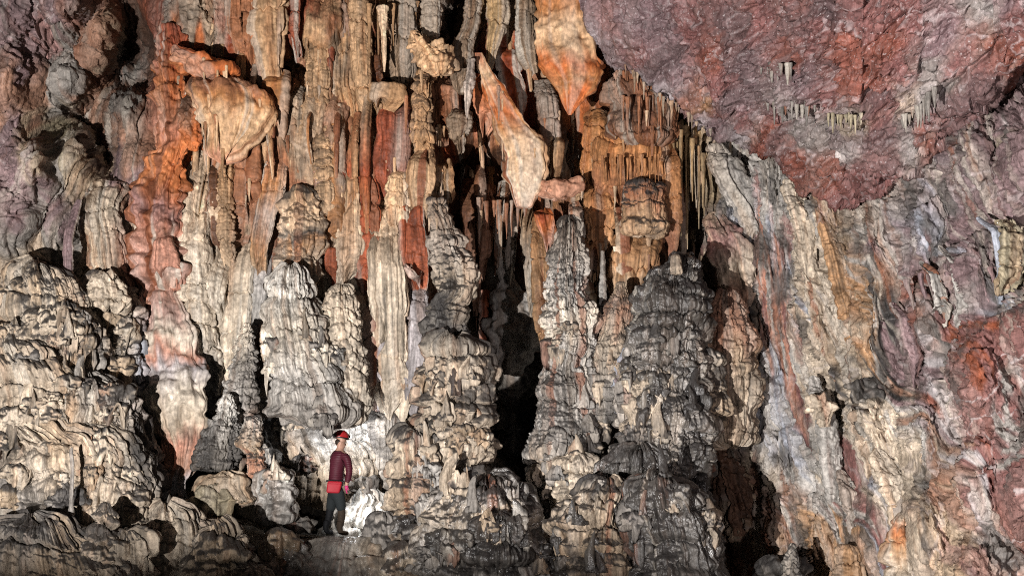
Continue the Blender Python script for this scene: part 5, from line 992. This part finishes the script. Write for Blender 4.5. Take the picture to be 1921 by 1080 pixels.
    bm = rbox(.245, .075, .205, .035)
    for v in bm.verts:
        t = v.co.z / .1; v.co.x *= 1 + .05 * t - .03 * t * t; v.co.x += .012 * t; v.co.y *= 1 - .18 * t
    me = bpy.data.meshes.new('hip_pouch'); bm.to_mesh(me); bm.free(); me.materials.append(red)
    for p in me.polygons: p.use_smooth = True
    po = bpy.data.objects.new('hip_pouch', me); po.location = pc; po.rotation_euler = (.05, .04, .12)
    link(po, 'bright red soft pouch worn at the back of the hip below the maroon jacket', 'pouch', kind='thing')
    def psub(name, bm, mat, loc):
        me = bpy.data.meshes.new(name); bm.to_mesh(me); bm.free(); me.materials.append(mat)
        for p in me.polygons: p.use_smooth = True
        o = bpy.data.objects.new(name, me); COL.objects.link(o); o.parent = po; o.location = loc; return o
    psub('belt', rbox(.30, .02, .035, .008), black, (.01, .03, .10)); psub('piping', rbox(.225, .012, .010, .004), red, (.0, -.053, .055))
    lc = P(650, 925, .42)
    bm = bmesh.new(); bmesh.ops.create_cone(bm, cap_ends=True, segments=24, radius1=.02, radius2=.028, depth=.15)
    me = bpy.data.meshes.new('torch'); bm.to_mesh(me); bm.free(); me.materials.append(dark)
    to = bpy.data.objects.new('torch', me); to.location = P(650, 899, .43); to.rotation_euler = (math.pi * .9, .25, 0)
    link(to, 'small black torch held in front of the walker, shining on the white rock', 'torch', kind='thing')
    L1 = bpy.data.lights.new('headlamp_light', 'SPOT'); L1.energy = 210; L1.spot_size = math.radians(135); L1.spot_blend = .8; L1.shadow_soft_size = .03; L1.color = (.95, .97, 1)
    o = bpy.data.objects.new('headlamp_light', L1); COL.objects.link(o); o.location = P(655, 818, .16); o.rotation_euler = (Vector(P(650, 835, 1.3)) - o.location).to_track_quat('-Z', 'Y').to_euler()
    L2 = bpy.data.lights.new('torch_light', 'SPOT'); L2.energy = 42; L2.spot_size = math.radians(135); L2.spot_blend = .7; L2.shadow_soft_size = .03; L2.color = (.97, .98, 1)
    o = bpy.data.objects.new('torch_light', L2); COL.objects.link(o); o.location = P(650, 913, .38) - np.array([0, .05, 0]); o.rotation_euler = (Vector(P(690, 965, .3)) - o.location).to_track_quat('-Z', 'Y').to_euler()
def spot(name, loc, target, watts, col, size=70, rad=.12, blend=.6):
    l = bpy.data.lights.new(name, 'SPOT'); l.energy = watts; l.color = col; l.spot_size = math.radians(size); l.spot_blend = blend; l.shadow_soft_size = rad
    o = bpy.data.objects.new(name, l); COL.objects.link(o); o.location = loc
    o.rotation_euler = (Vector(target) - Vector(loc)).to_track_quat('-Z', 'Y').to_euler()
    return o

def lights():
    w = bpy.data.worlds.new('World'); scene.world = w; w.use_nodes = True
    bg = w.node_tree.nodes['Background']; bg.inputs[0].default_value = (.8, .85, 1, 1); bg.inputs[1].default_value = .003
    # the cavers' flash lamps standing on the floor of the cave, an added frontal fill, and the walker's own lamps
    spot('flash_or_fill_lamp', (-6.4, -20.0, -.9), (0, 1, 3.4), 27000, (1, .965, .935), 85, .06)
    spot('flash_or_fill_lamp', (4.5, -20.5, -.6), (7.5, 0, 3.8), 2800, (1, .90, .90), 60, .08)
    spot('flash_or_fill_lamp', (-.5, -20.5, .3), (0, 0, 4), 250, (1, .95, .92), 90, .2)  # weak fill added near the camera, not one of the flash lamps

def camera():
    c = bpy.data.cameras.new('camera'); c.sensor_width = 36; c.lens = F / 1921 * 36; c.clip_start = .1; c.clip_end = 500
    o = bpy.data.objects.new('camera', c); COL.objects.link(o)
    o.location = CAM; o.rotation_euler = (math.pi / 2 + TH, 0, 0); scene.camera = o
    cy = scene.cycles; cy.use_denoising = False; cy.filter_width = 1.1; cy.max_bounces = 3; cy.diffuse_bounces = 1
    v = scene.view_settings; v.view_transform = 'Standard'; v.look = 'None'; v.exposure = 0; v.gamma = 1

build_wall(); build_ceiling(); build_floor(); formations(); ledges()
try: walker()
except NameError: pass
lights(); camera()
print('verts', sum(len(m.vertices) for m in bpy.data.meshes))
